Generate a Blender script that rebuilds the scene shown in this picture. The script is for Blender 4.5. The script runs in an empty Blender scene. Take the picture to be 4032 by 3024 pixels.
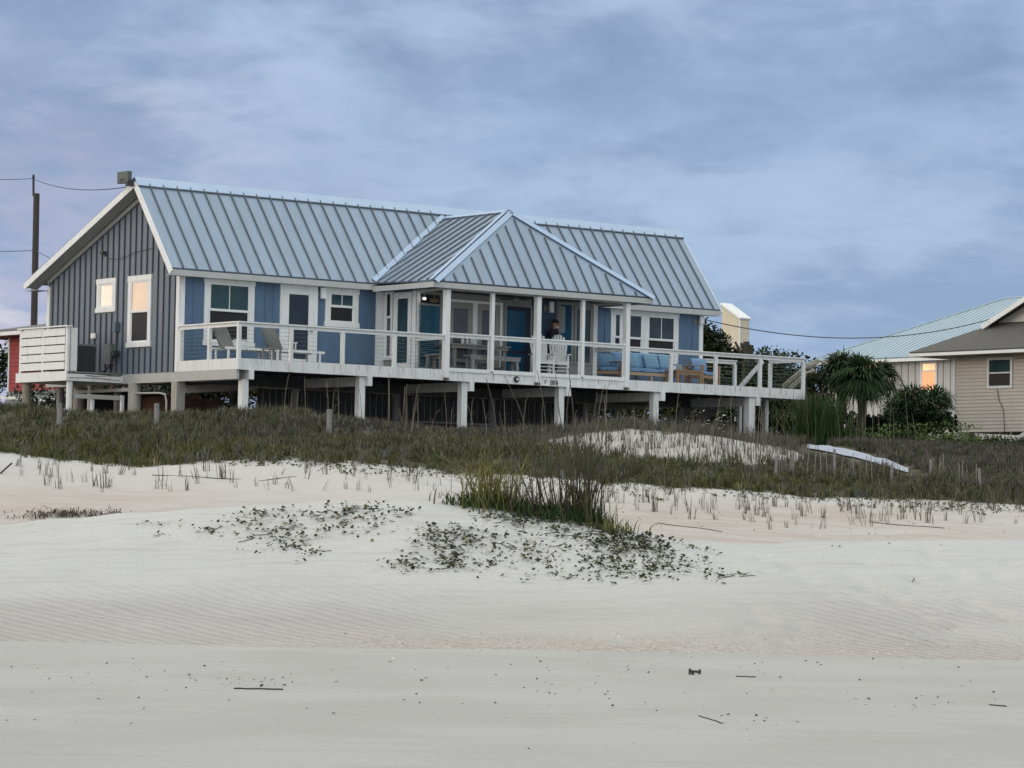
import bpy, bmesh, math, random
import numpy as np
from mathutils import Vector, Matrix
random.seed(7); rng = np.random.default_rng(7)
scene = bpy.context.scene
COL = scene.collection
R = math.radians

# ------------------------------------------------------------------ helpers
class MB:
    """collects shapes, links them as one mesh object"""
    def __init__(s, T=None):
        s.v = []; s.f = []; s.m = []; s.T = T; s.mi = 0
    def add(s, vs, fs):
        n = len(s.v)
        for p in vs:
            s.v.append(tuple(s.T(*p)) if s.T else tuple(p))
        for f in fs:
            s.f.append(tuple(n+i for i in f)); s.m.append(s.mi)
        return s
    def box(s, x0, x1, y0, y1, z0, z1):
        return s.add([(x0,y0,z0),(x1,y0,z0),(x1,y1,z0),(x0,y1,z0),(x0,y0,z1),(x1,y0,z1),(x1,y1,z1),(x0,y1,z1)],
                     [(0,3,2,1),(4,5,6,7),(0,1,5,4),(1,2,6,5),(2,3,7,6),(3,0,4,7)])
    def slab(s, quad, t):
        """thick slab under a planar polygon (thickness along -normal)"""
        q = [Vector(p) for p in quad]
        n = (q[1]-q[0]).cross(q[2]-q[0]).normalized()
        if n.z < 0: n = -n
        k = len(q)
        vs = [tuple(p) for p in q]+[tuple(p-n*t) for p in q]
        fs = [tuple(range(k)), tuple(range(2*k-1, k-1, -1))]+[(i,(i+1)%k,k+(i+1)%k,k+i) for i in range(k)]
        return s.add(vs, fs)
    def beam(s, a, b, w, h, up=(0,0,1)):
        a = Vector(a); b = Vector(b); d = (b-a).normalized(); up = Vector(up)
        sd = d.cross(up)
        if sd.length < 1e-4: sd = d.cross(Vector((1,0,0)))
        sd.normalize(); u2 = sd.cross(d).normalized()
        vs = []
        for p in (a, b):
            for sx, sy in ((-1,-1),(1,-1),(1,1),(-1,1)):
                vs.append(tuple(p+sd*(w/2*sx)+u2*(h/2*sy)))
        return s.add(vs, [(0,1,2,3),(7,6,5,4),(0,4,5,1),(1,5,6,2),(2,6,7,3),(3,7,4,0)])
    def tube(s, pts, rad, n=6, cap=True):
        pts = [Vector(p) for p in pts]
        rads = rad if isinstance(rad, (list,tuple)) else [rad]*len(pts)
        base = None; vs = []
        for i, p in enumerate(pts):
            d = (pts[min(i+1,len(pts)-1)]-pts[max(i-1,0)]).normalized()
            a = Vector((0,0,1)) if abs(d.z) < .9 else Vector((1,0,0))
            sd = d.cross(a).normalized(); u2 = sd.cross(d).normalized()
            for k in range(n):
                t = 2*math.pi*k/n
                vs.append(tuple(p+(sd*math.cos(t)+u2*math.sin(t))*rads[i]))
        fs = []
        for i in range(len(pts)-1):
            for k in range(n):
                fs.append((i*n+k, i*n+(k+1)%n, (i+1)*n+(k+1)%n, (i+1)*n+k))
        if cap:
            fs.append(tuple(range(n-1,-1,-1))); fs.append(tuple((len(pts)-1)*n+k for k in range(n)))
        return s.add(vs, fs)
    def lathe(s, prof, c=(0,0,0), n=12):
        vs = []; fs = []
        for r, z in prof:
            for k in range(n):
                t = 2*math.pi*k/n
                vs.append((c[0]+r*math.cos(t), c[1]+r*math.sin(t), c[2]+z))
        for i in range(len(prof)-1):
            for k in range(n):
                fs.append((i*n+k, i*n+(k+1)%n, (i+1)*n+(k+1)%n, (i+1)*n+k))
        fs.append(tuple(range(n-1,-1,-1))); fs.append(tuple((len(prof)-1)*n+k for k in range(n)))
        return s.add(vs, fs)
    def build(s, name, mats, parent=None, smooth=False, recalc=True, bevel=0):
        me = bpy.data.meshes.new(name)
        me.from_pydata(s.v, [], s.f)
        if not isinstance(mats, (list,tuple)): mats = [mats]
        for m in mats: me.materials.append(m)
        me.polygons.foreach_set('material_index', s.m)
        if recalc:
            bm = bmesh.new(); bm.from_mesh(me)
            bmesh.ops.recalc_face_normals(bm, faces=bm.faces)
            bm.to_mesh(me); bm.free()
        if smooth: me.polygons.foreach_set('use_smooth', [True]*len(me.polygons))
        me.update()
        o = bpy.data.objects.new(name, me); COL.objects.link(o)
        if parent: o.parent = parent
        if bevel:
            b = o.modifiers.new('bevel', 'BEVEL'); b.width = bevel; b.segments = 2; b.limit_method = 'ANGLE'
        return o

def fast_mesh(name, verts, faces_n, idx, mats, parent=None, col=None, smooth=False):
    """numpy mesh: verts (n,3), faces of constant size faces_n, flat idx, optional per-vertex colour"""
    me = bpy.data.meshes.new(name)
    nv = len(verts); nf = len(idx)//faces_n
    me.vertices.add(nv); me.vertices.foreach_set('co', np.asarray(verts, np.float32).ravel())
    me.loops.add(len(idx)); me.loops.foreach_set('vertex_index', np.asarray(idx, np.int32))
    me.polygons.add(nf); me.polygons.foreach_set('loop_start', np.arange(0, len(idx), faces_n, dtype=np.int32))
    me.polygons.foreach_set('loop_total', np.full(nf, faces_n, np.int32))
    if smooth: me.polygons.foreach_set('use_smooth', np.ones(nf, bool))
    me.update(calc_edges=True); me.validate()
    for m in (mats if isinstance(mats,(list,tuple)) else [mats]): me.materials.append(m)
    if col is not None:
        a = me.color_attributes.new('tint', 'FLOAT_COLOR', 'POINT')
        c4 = np.ones((nv,4), np.float32); c4[:,:3] = col
        a.data.foreach_set('color', c4.ravel())
    o = bpy.data.objects.new(name, me); COL.objects.link(o)
    if parent: o.parent = parent
    return o

def tag(o, label=None, cat=None, group=None, kind=None):
    if label: o['label'] = label
    if cat: o['category'] = cat
    if group: o['group'] = group
    if kind: o['kind'] = kind
    return o
def empty(name, loc=(0,0,0), rz=0.0, label=None, cat=None, group=None):
    o = bpy.data.objects.new(name, None); COL.objects.link(o)
    o.location = loc; o.rotation_euler = (0,0,rz); o.empty_display_size = .3
    return tag(o, label, cat, group)
def dup(o, parent=None):
    c = o.copy(); COL.objects.link(c)
    if parent: c.parent = parent
    for ch in [x for x in o.children]:
        dup(ch, c)
    return c

# ------------------------------------------------------------------ camera (solved from the house's lines)
F_PX = 11770.36; PITCH = .0443; ROLL = .0183; EYE = 1.6
fd = F_PX/1.8228            # focal length in the 2212-px-wide measuring frame
HZ = (1512+F_PX*PITCH)/1.8228
cam = bpy.data.cameras.new('camera'); co = bpy.data.objects.new('camera', cam); COL.objects.link(co)
c_, s_ = math.cos(PITCH), math.sin(PITCH); cr, sr = math.cos(ROLL), math.sin(ROLL)
fw = Vector((0,c_,s_)); up0 = Vector((0,-s_,c_)); r0 = Vector((1,0,0))
rt = r0*cr+up0*sr; up = r0*-sr+up0*cr
M = Matrix((rt, up, -fw)).transposed().to_4x4(); M.translation = (0,0,EYE)
co.matrix_world = M
cam.sensor_width = 36; cam.lens = F_PX/4032*36; cam.clip_start = .5; cam.clip_end = 3000
scene.camera = co
def PX(x, y, d):
    """point at forward distance d seen at (x,y) of the 2212x1659 measuring frame"""
    X = x-1106; Y = y-829.5
    sx = cr*X+sr*Y; sy = -sr*X+cr*Y
    a = sx/fd; b = -sy/fd
    v = Vector((a, c_-b*s_, s_+b*c_))
    return Vector((0,0,EYE))+v*(d/v.y)
def hz(x): return HZ+ROLL*(x-1106)

# ------------------------------------------------------------------ house frame
TH = R(51.59); A = math.pi/2-TH
HO = Vector((-8.745, 78.232, 5.512))
UX = Vector((math.sin(TH), math.cos(TH), 0)); VX = Vector((-math.cos(TH), math.sin(TH), 0))
def HW(u, v, w): return HO+UX*u+VX*v+Vector((0,0,w))

# ------------------------------------------------------------------ materials
def new_mat(name):
    m = bpy.data.materials.new(name); m.use_nodes = True
    nt = m.node_tree; b = nt.nodes['Principled BSDF']
    return m, nt, b
def N(nt, typ, **kw):
    n = nt.nodes.new(typ)
    for k, v in kw.items():
        if k in n.inputs: n.inputs[k].default_value = v
        else: setattr(n, k, v)
    return n
def mat(name, c, rough=.6, var=.12, scale=6, stretch=(1,1,1), metal=0, bump=0, bscale=40, spec=.5, dirt=None, dscale=3, damt=.5, attr=False, trans=0):
    m, nt, b = new_mat(name); L = nt.links.new
    tc = N(nt, 'ShaderNodeTexCoord'); mp = N(nt, 'ShaderNodeMapping'); mp.inputs['Scale'].default_value = stretch
    L(tc.outputs['Object'], mp.inputs['Vector'])
    no = N(nt, 'ShaderNodeTexNoise', Scale=scale, Detail=6.0, Roughness=.6); L(mp.outputs[0], no.inputs['Vector'])
    rp = N(nt, 'ShaderNodeValToRGB'); e = rp.color_ramp.elements
    e[0].position = .3; e[1].position = .7
    e[0].color = tuple(x*(1-var) for x in c)+(1,); e[1].color = tuple(min(1,x*(1+var)) for x in c)+(1,)
    L(no.outputs[0], rp.inputs[0]); out = rp.outputs[0]
    if attr:
        at = N(nt, 'ShaderNodeVertexColor', layer_name='tint')
        mx = N(nt, 'ShaderNodeMix', data_type='RGBA', blend_type='MULTIPLY'); mx.inputs[0].default_value = 1
        L(out, mx.inputs[6]); L(at.outputs[0], mx.inputs[7]); out = mx.outputs[2]
    if dirt:
        n2 = N(nt, 'ShaderNodeTexNoise', Scale=dscale, Detail=8.0, Roughness=.7); L(mp.outputs[0], n2.inputs['Vector'])
        r2 = N(nt, 'ShaderNodeValToRGB'); r2.color_ramp.elements[0].position = .5; r2.color_ramp.elements[1].position = .72
        r2.color_ramp.elements[1].color = (damt,damt,damt,1)
        L(n2.outputs[0], r2.inputs[0])
        m2 = N(nt, 'ShaderNodeMix', data_type='RGBA'); L(r2.outputs[0], m2.inputs[0]); L(out, m2.inputs[6]); m2.inputs[7].default_value = dirt+(1,)
        out = m2.outputs[2]
    L(out, b.inputs['Base Color'])
    b.inputs['Roughness'].default_value = rough; b.inputs['Metallic'].default_value = metal
    b.inputs['Specular IOR Level'].default_value = spec
    if bump:
        n3 = N(nt, 'ShaderNodeTexNoise', Scale=bscale, Detail=5.0); L(mp.outputs[0], n3.inputs['Vector'])
        bp = N(nt, 'ShaderNodeBump', Distance=bump, Strength=.6); L(n3.outputs[0], bp.inputs['Height']); L(bp.outputs[0], b.inputs['Normal'])
    return m
def glass(name, c, rough=.06, metal=0, wav=.15, spec=.5, var=.2):
    m, nt, b = new_mat(name); L = nt.links.new
    tc = N(nt, 'ShaderNodeTexCoord')
    no = N(nt, 'ShaderNodeTexNoise', Scale=1.6, Detail=2.0); L(tc.outputs['Object'], no.inputs['Vector'])
    rp = N(nt, 'ShaderNodeValToRGB'); rp.color_ramp.elements[0].position = .35; rp.color_ramp.elements[1].position = .65
    rp.color_ramp.elements[0].color = tuple(x*(1-var) for x in c)+(1,); rp.color_ramp.elements[1].color = tuple(x*(1+var) for x in c)+(1,)
    L(no.outputs[0], rp.inputs[0]); L(rp.outputs[0], b.inputs['Base Color'])
    b.inputs['Roughness'].default_value = rough; b.inputs['Metallic'].default_value = metal; b.inputs['Specular IOR Level'].default_value = spec
    n2 = N(nt, 'ShaderNodeTexNoise', Scale=2.5, Detail=1.0); L(tc.outputs['Object'], n2.inputs['Vector'])
    bp = N(nt, 'ShaderNodeBump', Distance=.02, Strength=wav); L(n2.outputs[0], bp.inputs['Height']); L(bp.outputs[0], b.inputs['Normal'])
    return m

WHITE = mat('white_paint', (.78,.81,.82), .5, .05, 3, dirt=(.45,.42,.38), dscale=2.2, damt=.35, stretch=(3,3,.6), bump=.004)
WHITE2 = mat('white_paint_weathered', (.74,.77,.78), .6, .08, 5, dirt=(.36,.31,.26), dscale=1.8, damt=.45, stretch=(4,4,.5), bump=.006)
TRIM = mat('trim_paint', (.78,.80,.81), .45, .05, 4)
FASC = mat('fascia_paint', (.47,.49,.49), .6, .06, 3)
SOFFIT = mat('soffit_paint', (.42,.43,.42), .7, .06, 3)
CONC = mat('concrete_piling', (.42,.41,.38), .85, .18, 4, dirt=(.18,.16,.14), dscale=2, damt=.7, stretch=(2,2,.7), bump=.01)
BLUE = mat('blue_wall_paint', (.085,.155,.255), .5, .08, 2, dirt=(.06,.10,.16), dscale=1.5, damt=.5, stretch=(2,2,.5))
GABLE = mat('gable_wall_sky_greyed', (.155,.19,.225), .45, .08, 2, dirt=(.11,.16,.22), dscale=1.2, damt=.5, stretch=(2,2,.4))  # same blue paint, greyed here for the warm sky light grazing it
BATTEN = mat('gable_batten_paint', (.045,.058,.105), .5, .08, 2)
NAVY = mat('navy_ceiling_paint', (.012,.018,.04), .6, .2, 3)
NAVYW = mat('navy_wall_paint', (.03,.06,.11), .6, .2, 3)
ROOF = mat('metal_roof', (.26,.345,.445), .40, .07, 1.2, metal=.35, dirt=(.235,.30,.345), dscale=.8, damt=.7, stretch=(2.5,.5,.5), bump=.012, bscale=1.4)
SEAM = mat('metal_roof_seam', (.12,.14,.165), .6, .1, 3)  # seams share the roof's metal; their shaded look is put into this colour
CAP = mat('metal_roof_cap', (.38,.50,.66), .3, .05, 2, metal=.4)
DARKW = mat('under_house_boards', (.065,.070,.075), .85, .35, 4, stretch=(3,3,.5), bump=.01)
GREYW = mat('grey_weathered_wood', (.22,.22,.22), .8, .25, 5, stretch=(3,3,3), dirt=(.1,.09,.09), damt=.6)
TEAK = mat('teak_wood', (.32,.20,.12), .6, .25, 6, stretch=(2,6,6))
TEAK2 = mat('pale_teak_wood', (.42,.32,.22), .65, .2, 6, stretch=(2,6,6))
CUSH = mat('blue_cushion_fabric', (.16,.30,.48), .9, .12, 8, bump=.01, bscale=12)
CUSH2 = mat('blue_cushion_patterned', (.17,.32,.46), .9, .12, 8, dirt=(.10,.22,.20), dscale=4, damt=.5, bump=.01, bscale=12)
SLING = mat('grey_sling_fabric', (.24,.27,.28), .85, .1, 8, stretch=(1,1,1))
DARKM = mat('dark_metal', (.03,.032,.035), .5, .2, 5)
GREYM = mat('grey_metal', (.16,.18,.17), .5, .15, 5)
G_DARK = glass('dark_glass', (.008,.010,.016))
G_SCREEN = mat('insect_screen_dark', (.008,.009,.013), .6, .2, 3)
G_TEAL = glass('teal_reflection_glass', (.010,.075,.125), .12, spec=.35)  # the teal stands for a reflection, put into the pane colour
G_BLUE = glass('blue_reflection_glass', (.004,.075,.16), .15, spec=.3)  # blue reflection painted into the base colour, nothing hangs behind the pane
G_GREEN = glass('green_grey_glass', (.030,.065,.08), .1)
G_MAUVE = glass('curtained_glass', (.085,.085,.11), .2)
G_BROWN = glass('brown_grey_glass', (.035,.045,.055), .1, var=.35)
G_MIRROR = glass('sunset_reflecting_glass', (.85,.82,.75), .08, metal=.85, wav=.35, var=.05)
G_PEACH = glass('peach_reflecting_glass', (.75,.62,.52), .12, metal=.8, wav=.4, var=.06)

# ------------------------------------------------------------------ terrain
cols = np.array([-2500,0,150,300,450,600,750,900,1050,1200,1350,1500,1650,1800,2000,2212,4700], float)
def arr(xs, ys): return np.interp(cols, xs, ys)
CREST = arr([0,200,400,600,750,900,1000,1100,1200,1300,1400,1500,1650,1800,2212],[1133,1117,1098,1087,1079,1077,1084,1098,1115,1138,1152,1168,1174,1164,1164])
EDGE = arr([0,100,200,320,400,550,700,850,1000,1100,1200,1300,1400,1500,1700,1900,2000,2100,2212],[974,986,996,1002,999,991,994,1002,1012,1022,1030,1040,1048,1054,1066,1073,1074,1080,1088])
def zrow(d, v): return (d, np.full(len(cols), float(v)) if np.isscalar(v) else v)
def yrow(d, y):
    y = np.full(len(cols), float(y)) if np.isscalar(y) else y
    return (d, EYE+(hz(np.clip(cols,0,2212))-y)*d/fd)
crest = yrow(50.5, CREST)[1]
rows = [zrow(-300,-6), zrow(-80,-1.6), zrow(-20,-.25), zrow(0,0), zrow(12,0), zrow(20,0), zrow(28,0.0), zrow(34,.015), zrow(35.4,.02), zrow(36.2,-.07), zrow(38.5,.02),
        yrow(43,1292), yrow(47,arr([0,900,1300,2212],[1205,1180,1215,1225])), (50.0, crest-.01), (51.2, crest-.08), (53.5, crest*.35+.65), zrow(57,arr([0,900,1300,1800,2212],[1.25,1.35,1.25,1.05,1.0])),
        (60.5, None), yrow(64.5, EDGE+6), 
        yrow(70, arr([0,300,600,900,1200,1350,1500,1650,1800,2000,2212],[938,955,950,962,992,998,1000,1010,1030,1040,1050])),
        yrow(75.5, arr([0,300,600,900,1100,1200,1300,1400,1500,1600,1700,1800,2000,2212],[888,902,902,930,952,955,930,930,938,950,975,985,1000,1018])),
        zrow(79, arr([0,600,900,1200,1350,1500,1800,2212],[3.85,3.8,3.75,3.75,3.9,3.8,3.55,3.3])),
        zrow(88, arr([0,900,1500,1800,2212],[3.9,3.85,3.85,3.8,3.75])),
        zrow(97, arr([0,1200,1800,2212],[4.0,3.9,3.95,4.15])), zrow(130,4.4), zrow(600,4.6)]
k = [i for i,r in enumerate(rows) if r[1] is None][0]
rows[k] = (60.5, rows[k-1][1]*.5+rows[k+1][1]*.5-.12)
rd = np.array([r[0] for r in rows], float); rz = np.array([r[1] for r in rows])
# monotone-ish cubic (Catmull with clamped tangents) along distance
def hermite(x, xs, ys):
    i = np.clip(np.searchsorted(xs, x)-1, 0, len(xs)-2)
    m = np.zeros_like(ys); s = np.diff(ys, axis=0)/np.diff(xs)[:,None]
    for j in range(1, len(xs)-1):
        a, b = s[j-1], s[j]
        m[j] = np.where(a*b <= 0, 0, 2*a*b/(a+b+1e-12*np.sign(a+b+1e-20)))
    m[0] = s[0]; m[-1] = s[-1]
    return i, m
_, rm = hermite(rd[:1], rd, rz)
def wav(x, y, seed=0):
    t = seed*1.7
    return (np.sin(x*.9+t+np.sin(y*.7+t))+.6*np.sin(x*2.1-y*1.7+t*2)+.4*np.sin(y*3.3+x*.6+t*3)+.25*np.sin(x*5.1+y*4.3))/2.2
_fr = np.random.default_rng(14)
FOOT = [((p_-1106)/fd*d_, d_, .16) for p_,d_ in [(_fr.uniform(1620,2190), _fr.uniform(38.5,48.5)) for _ in range(46)]]
def ground(x, y):
    x = np.atleast_1d(np.asarray(x, float)); y = np.atleast_1d(np.asarray(y, float))
    yy = np.clip(y, rd[0], rd[-1])
    px = 1106+x*fd/np.maximum(yy, 8)
    px = np.clip(px, cols[0], cols[-1])
    i = np.clip(np.searchsorted(rd, yy)-1, 0, len(rd)-2)
    j = np.clip(np.searchsorted(cols, px)-1, 0, len(cols)-2)
    h = rd[i+1]-rd[i]; t = (yy-rd[i])/h
    fx = (px-cols[j])/(cols[j+1]-cols[j])
    fx = fx*fx*(3-2*fx)
    def at(jj):
        a = rz[i,jj]; b = rz[i+1,jj]; ma = rm[i,jj]*h; mb = rm[i+1,jj]*h
        return (2*t**3-3*t**2+1)*a+(t**3-2*t**2+t)*ma+(-2*t**3+3*t**2)*b+(t**3-t**2)*mb
    z = at(j)*(1-fx)+at(j+1)*fx
    if FOOT is not None:
        m_ = (yy > 36)&(yy < 50)&(px > 1500)
        if m_.any():
            dz = np.zeros(m_.sum()); X_ = x[m_]; Y_ = yy[m_]
            for (fx_,fy_,s_x) in FOOT: dz -= .06*np.exp(-((X_-fx_)**2/(s_x**2)+(Y_-fy_)**2/(.34**2)))
            z = z.copy(); z[m_] += dz
    amp = np.interp(yy, [0,34,36,44,52,56,64,70,100],[.004,.006,.02,.035,.03,.05,.06,.08,.08])
    return z+amp*wav(x*.8, yy*.8)
def GZ(x, y): return float(ground(x, y)[0])
def GP(px, d):
    """ground point under measuring-frame column px at distance d (roll neglected along the column)"""
    x = (px-1106)/fd*d
    return Vector((x, d, GZ(x, d)))
def on_ground(px, py, dmin=18, dmax=110):
    """first ground hit of the view ray through (px,py)"""
    a = PX(px, py, 1.0)-Vector((0,0,EYE))
    d = np.arange(dmin, dmax, .05)
    zz = EYE+a.z*d; g = ground(a.x*d, d)
    hit = np.nonzero(zz <= g)[0]
    if len(hit) == 0: return None
    d0 = d[hit[0]]
    return Vector((a.x*d0, d0, float(g[hit[0]])))
_og = on_ground
def on_ground(px, py, dmin=18, dmax=110):
    """as above, sliding down the picture a little when the ray passes over a crest"""
    for k in range(12):
        q = _og(px, py+2*k, dmin, dmax)
        if q is not None: return q
    return None
def project(P):
    X = np.asarray(P)-np.array([0,0,EYE])
    y = X[...,1]*c_+X[...,2]*s_; z = -X[...,1]*s_+X[...,2]*c_
    sx = fd*X[...,0]/y; sy = -fd*z/y
    return 1106+cr*sx-sr*sy, 829.5+sr*sx+cr*sy
# ------------------------------------------------------------------ world, sun
w = bpy.data.worlds.new('World'); scene.world = w; w.use_nodes = True
nt = w.node_tree; nt.nodes.clear(); L = nt.links.new
out = N(nt, 'ShaderNodeOutputWorld'); bg = N(nt, 'ShaderNodeBackground'); L(bg.outputs[0], out.inputs[0])
sky = N(nt, 'ShaderNodeTexSky', sky_type='NISHITA', sun_disc=False); sky.sun_elevation = R(7); sky.sun_rotation = R(-105)
sky.air_density = 1.2; sky.dust_density = 1.5
tc = N(nt, 'ShaderNodeTexCoord'); sep = N(nt, 'ShaderNodeSeparateXYZ'); L(tc.outputs['Generated'], sep.inputs[0])
def MA(op, a, b=None, c=None):
    n = N(nt, 'ShaderNodeMath', operation=op)
    for i, x in enumerate((a, b, c)):
        if x is None: continue
        if isinstance(x, (int,float)): n.inputs[i].default_value = x
        else: L(x, n.inputs[i])
    return n.outputs[0]
def MR(x, a, b, c=0., d=1.):
    n = N(nt, 'ShaderNodeMapRange', interpolation_type='SMOOTHSTEP'); L(x, n.inputs[0])
    for i, v in enumerate((a,b,c,d)): n.inputs[i+1].default_value = v
    return n.outputs[0]
def MIX(f, a, b, blend='MIX'):
    n = N(nt, 'ShaderNodeMix', data_type='RGBA', blend_type=blend)
    if isinstance(f,(int,float)): n.inputs[0].default_value = f
    else: L(f, n.inputs[0])
    for i, x in ((6,a),(7,b)):
        if isinstance(x, tuple): n.inputs[i].default_value = x+(1,)
        else: L(x, n.inputs[i])
    return n.outputs[2]
X, Y, Z = sep.outputs
den = MA('ADD', MA('MAXIMUM', Z, 0.0), .16)
cx = MA('DIVIDE', X, den); cy = MA('DIVIDE', Y, den)
cmb = N(nt, 'ShaderNodeCombineXYZ'); L(cx, cmb.inputs[0]); L(MA('MULTIPLY', cy, .8), cmb.inputs[1])
def noise(scale, det, rough, dist, off, vec=None):
    mp = N(nt, 'ShaderNodeMapping'); mp.inputs['Location'].default_value = off; L(vec or cmb.outputs[0], mp.inputs[0])
    n = N(nt, 'ShaderNodeTexNoise', Scale=scale, Detail=det, Roughness=rough, Distortion=dist); L(mp.outputs[0], n.inputs['Vector'])
    return n.outputs[0]
n1 = noise(2.2, 5., .52, .35, (1.3,.4,0)); n2 = noise(7.5, 6., .58, .3, (4.1,2.2,0)); n3 = noise(1.1, 3., .5, .3, (8.3,5.2,0))
n4 = noise(11., 5., .55, .4, (2.7,6.1,3.3), tc.outputs['Generated'])
f = MA('ADD', MA('ADD', MA('MULTIPLY', n1, .42), MA('MULTIPLY', n2, .26)), MA('MULTIPLY', n4, .32))
f = MR(f, .41, .59)
base = MIX(f, (.245,.355,.560), (.455,.600,.830))
base = MIX(MR(n3, .42, .68, 0., .55), base, (.315,.455,.700))
# lower sky a little lighter, lilac and pink low on the left
base = MIX(MR(Z, .18, .02, 0., .48), base, (.40,.56,.81))
left = MR(X, .02, -.19)
base = MIX(MA('MULTIPLY', MA('MULTIPLY', left, MR(Z, .20, .05)), MR(n2, .30, .62, .15, .7)), base, (.58,.555,.73))
base = MIX(MA('MULTIPLY', MA('MULTIPLY', MR(X, -.05, -.16), MR(n1, .48, .62)), MR(Z, .16, .10, 0., .8)), base, (.86,.80,.84))
# overhead and behind the camera the cloud is thinner and brighter, out to sea on the right it is darker
hi = MR(Z, .20, .75); bk = MR(Y, .1, -.6)
bright = MIX(f, (1.28,1.29,1.26), (1.56,1.55,1.49))
base = MIX(MA('MAXIMUM', hi, MA('MULTIPLY', bk, .75)), base, bright)
base = MIX(MA('MULTIPLY', MA('MULTIPLY', MR(X, .35, .9), MR(Z, .5, .05)), .75), base, (.20,.30,.42))
# sunset glow at the left
vd = N(nt, 'ShaderNodeVectorMath', operation='DOT_PRODUCT'); L(tc.outputs['Generated'], vd.inputs[0]); vd.inputs[1].default_value = Vector((-.985,-.10,.10)).normalized()
gl = MA('MULTIPLY', MR(vd.outputs['Value'], .55, 1.0), MR(n2, .25, .6, .6, 1.))
gl = MA('MULTIPLY', gl, MR(Z, .65, .05))
base = MIX(gl, base, (1.60,1.38,1.14))
skyc = MIX(1.0, sky.outputs[0], (.07,.07,.07), 'MULTIPLY')
fin = MIX(.90, skyc, base)
L(fin, bg.inputs[0]); bg.inputs[1].default_value = 1.0

sun = bpy.data.lights.new('sun', 'SUN'); so = bpy.data.objects.new('sun', sun); COL.objects.link(so)
sun.energy = .55; sun.angle = R(14); sun.color = (1,.84,.70)
az = R(-105); el = R(9)
dv = Vector((math.sin(az)*math.cos(el), math.cos(az)*math.cos(el), math.sin(el)))
so.rotation_euler = (-dv).to_track_quat('-Z','Y').to_euler(); so.location = (-40,-20,40)
scene.view_settings.view_transform = 'Standard'; scene.view_settings.look = 'None'
scene.view_settings.exposure = 0; scene.view_settings.gamma = 1
scene.render.engine = 'CYCLES'

# ------------------------------------------------------------------ ground
ang = np.concatenate([np.linspace(-4200,-200,40), np.linspace(-180,2400,430), np.linspace(2420,6400,40)])
dist = np.concatenate([[-300,-150,-80,-40,-20,-8], np.linspace(0.5,17,14), np.linspace(18,34,60), np.linspace(34.1,37,30), np.linspace(37.1,50,110), np.linspace(50.1,54,34), np.linspace(54.2,80,160), np.linspace(80.5,100,40), np.linspace(102,140,16), [170,220,300,420,600]])
AA, DD = np.meshgrid(ang, dist)
GX = (AA-1106)/fd*np.maximum(DD, 8)*np.where(DD<8, 6, 1)
blend = np.clip((20-DD)/12, 0, 1)
GX = np.where(DD<20, (AA-1106)/fd*(20+(20-DD)*1.6), GX)
GY = DD
ZZ = ground(GX.ravel(), GY.ravel()).reshape(GX.shape)
ppx, ppy = project(np.stack([GX,np.maximum(GY,5),ZZ],-1))
e_d = 64.3+.35*wav(GX*1.3, GY*0)
litter = np.clip((GY-e_d)/1.2, 0, 1)
def inhump(px, py):
    """bare white sand hump in front of the posts, right of centre"""
    top = np.interp(px, [1130,1180,1250,1350,1450,1550,1650,1720,1760],[962,948,935,925,930,940,955,975,992])
    bot = np.interp(px, [1130,1200,1300,1400,1500,1600,1700,1760],[966,975,985,997,1002,1006,1004,996])
    return np.clip(np.minimum(py-top+3, bot-py+3)/8, 0, 1)*((px>1120)&(px<1770))
hump = inhump(ppx, ppy)*((GY>66)&(GY<84))
litter = np.clip(litter-hump*.86*np.clip(1.0+.30*wav(GX*2.2,GY*2.2,9),0,1.1), 0, 1)
pink = np.clip((GY-53)/3, 0, 1)*np.clip((66-GY)/3, 0, 1)
pink = pink*np.clip(.75+.35*wav(GX*.5, GY*1.1, 3), .3, 1)
grav = np.clip((GY-35.9)/.8, 0, 1)*np.clip((40.2-GY)/2.5, 0, 1)*np.clip(.25+.75*np.interp(ppx, [350,650,900,1400,1750,2212],[0,.5,1,1,.6,.4]), 0, 1)
col = np.stack([litter, pink, grav], -1).reshape(-1,3)
nr, nc = GX.shape
ii = (np.arange(nr-1)[:,None]*nc+np.arange(nc-1)[None]).ravel()
idx = np.stack([ii, ii+1, ii+nc+1, ii+nc], -1).ravel()
m, nt, b = new_mat('dune_sand'); L = nt.links.new
geo = N(nt, 'ShaderNodeNewGeometry')
at = N(nt, 'ShaderNodeVertexColor', layer_name='tint'); sp = N(nt, 'ShaderNodeSeparateColor'); L(at.outputs[0], sp.inputs[0])
nA = N(nt, 'ShaderNodeTexNoise', Scale=.35, Detail=4.0, Roughness=.5); L(geo.outputs['Position'], nA.inputs['Vector'])
nB = N(nt, 'ShaderNodeTexNoise', Scale=90., Detail=3.0, Roughness=.7); L(geo.outputs['Position'], nB.inputs['Vector'])
sand = MIX(MR(nA.outputs[0], .35, .65), (.555,.555,.525), (.625,.625,.595))
sand = MIX(MR(nB.outputs[0], .3, .7, 0., .45), sand, (.36,.34,.31))
sepP = N(nt, 'ShaderNodeSeparateXYZ'); L(geo.outputs['Position'], sepP.inputs[0])
sand = MIX(MR(sepP.outputs[1], 40., 47., 0., .62), sand, (.67,.685,.675))
sand = MIX(MR(sepP.outputs[1], 66., 70., 0., .65), sand, (.46,.44,.40))
mpT = N(nt, 'ShaderNodeMapping'); mpT.inputs['Scale'].default_value = (.22,1.6,1.); L(geo.outputs['Position'], mpT.inputs[0])
nT = N(nt, 'ShaderNodeTexNoise', Scale=2.6, Detail=8.0, Roughness=.72); L(mpT.outputs[0], nT.inputs['Vector'])
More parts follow.
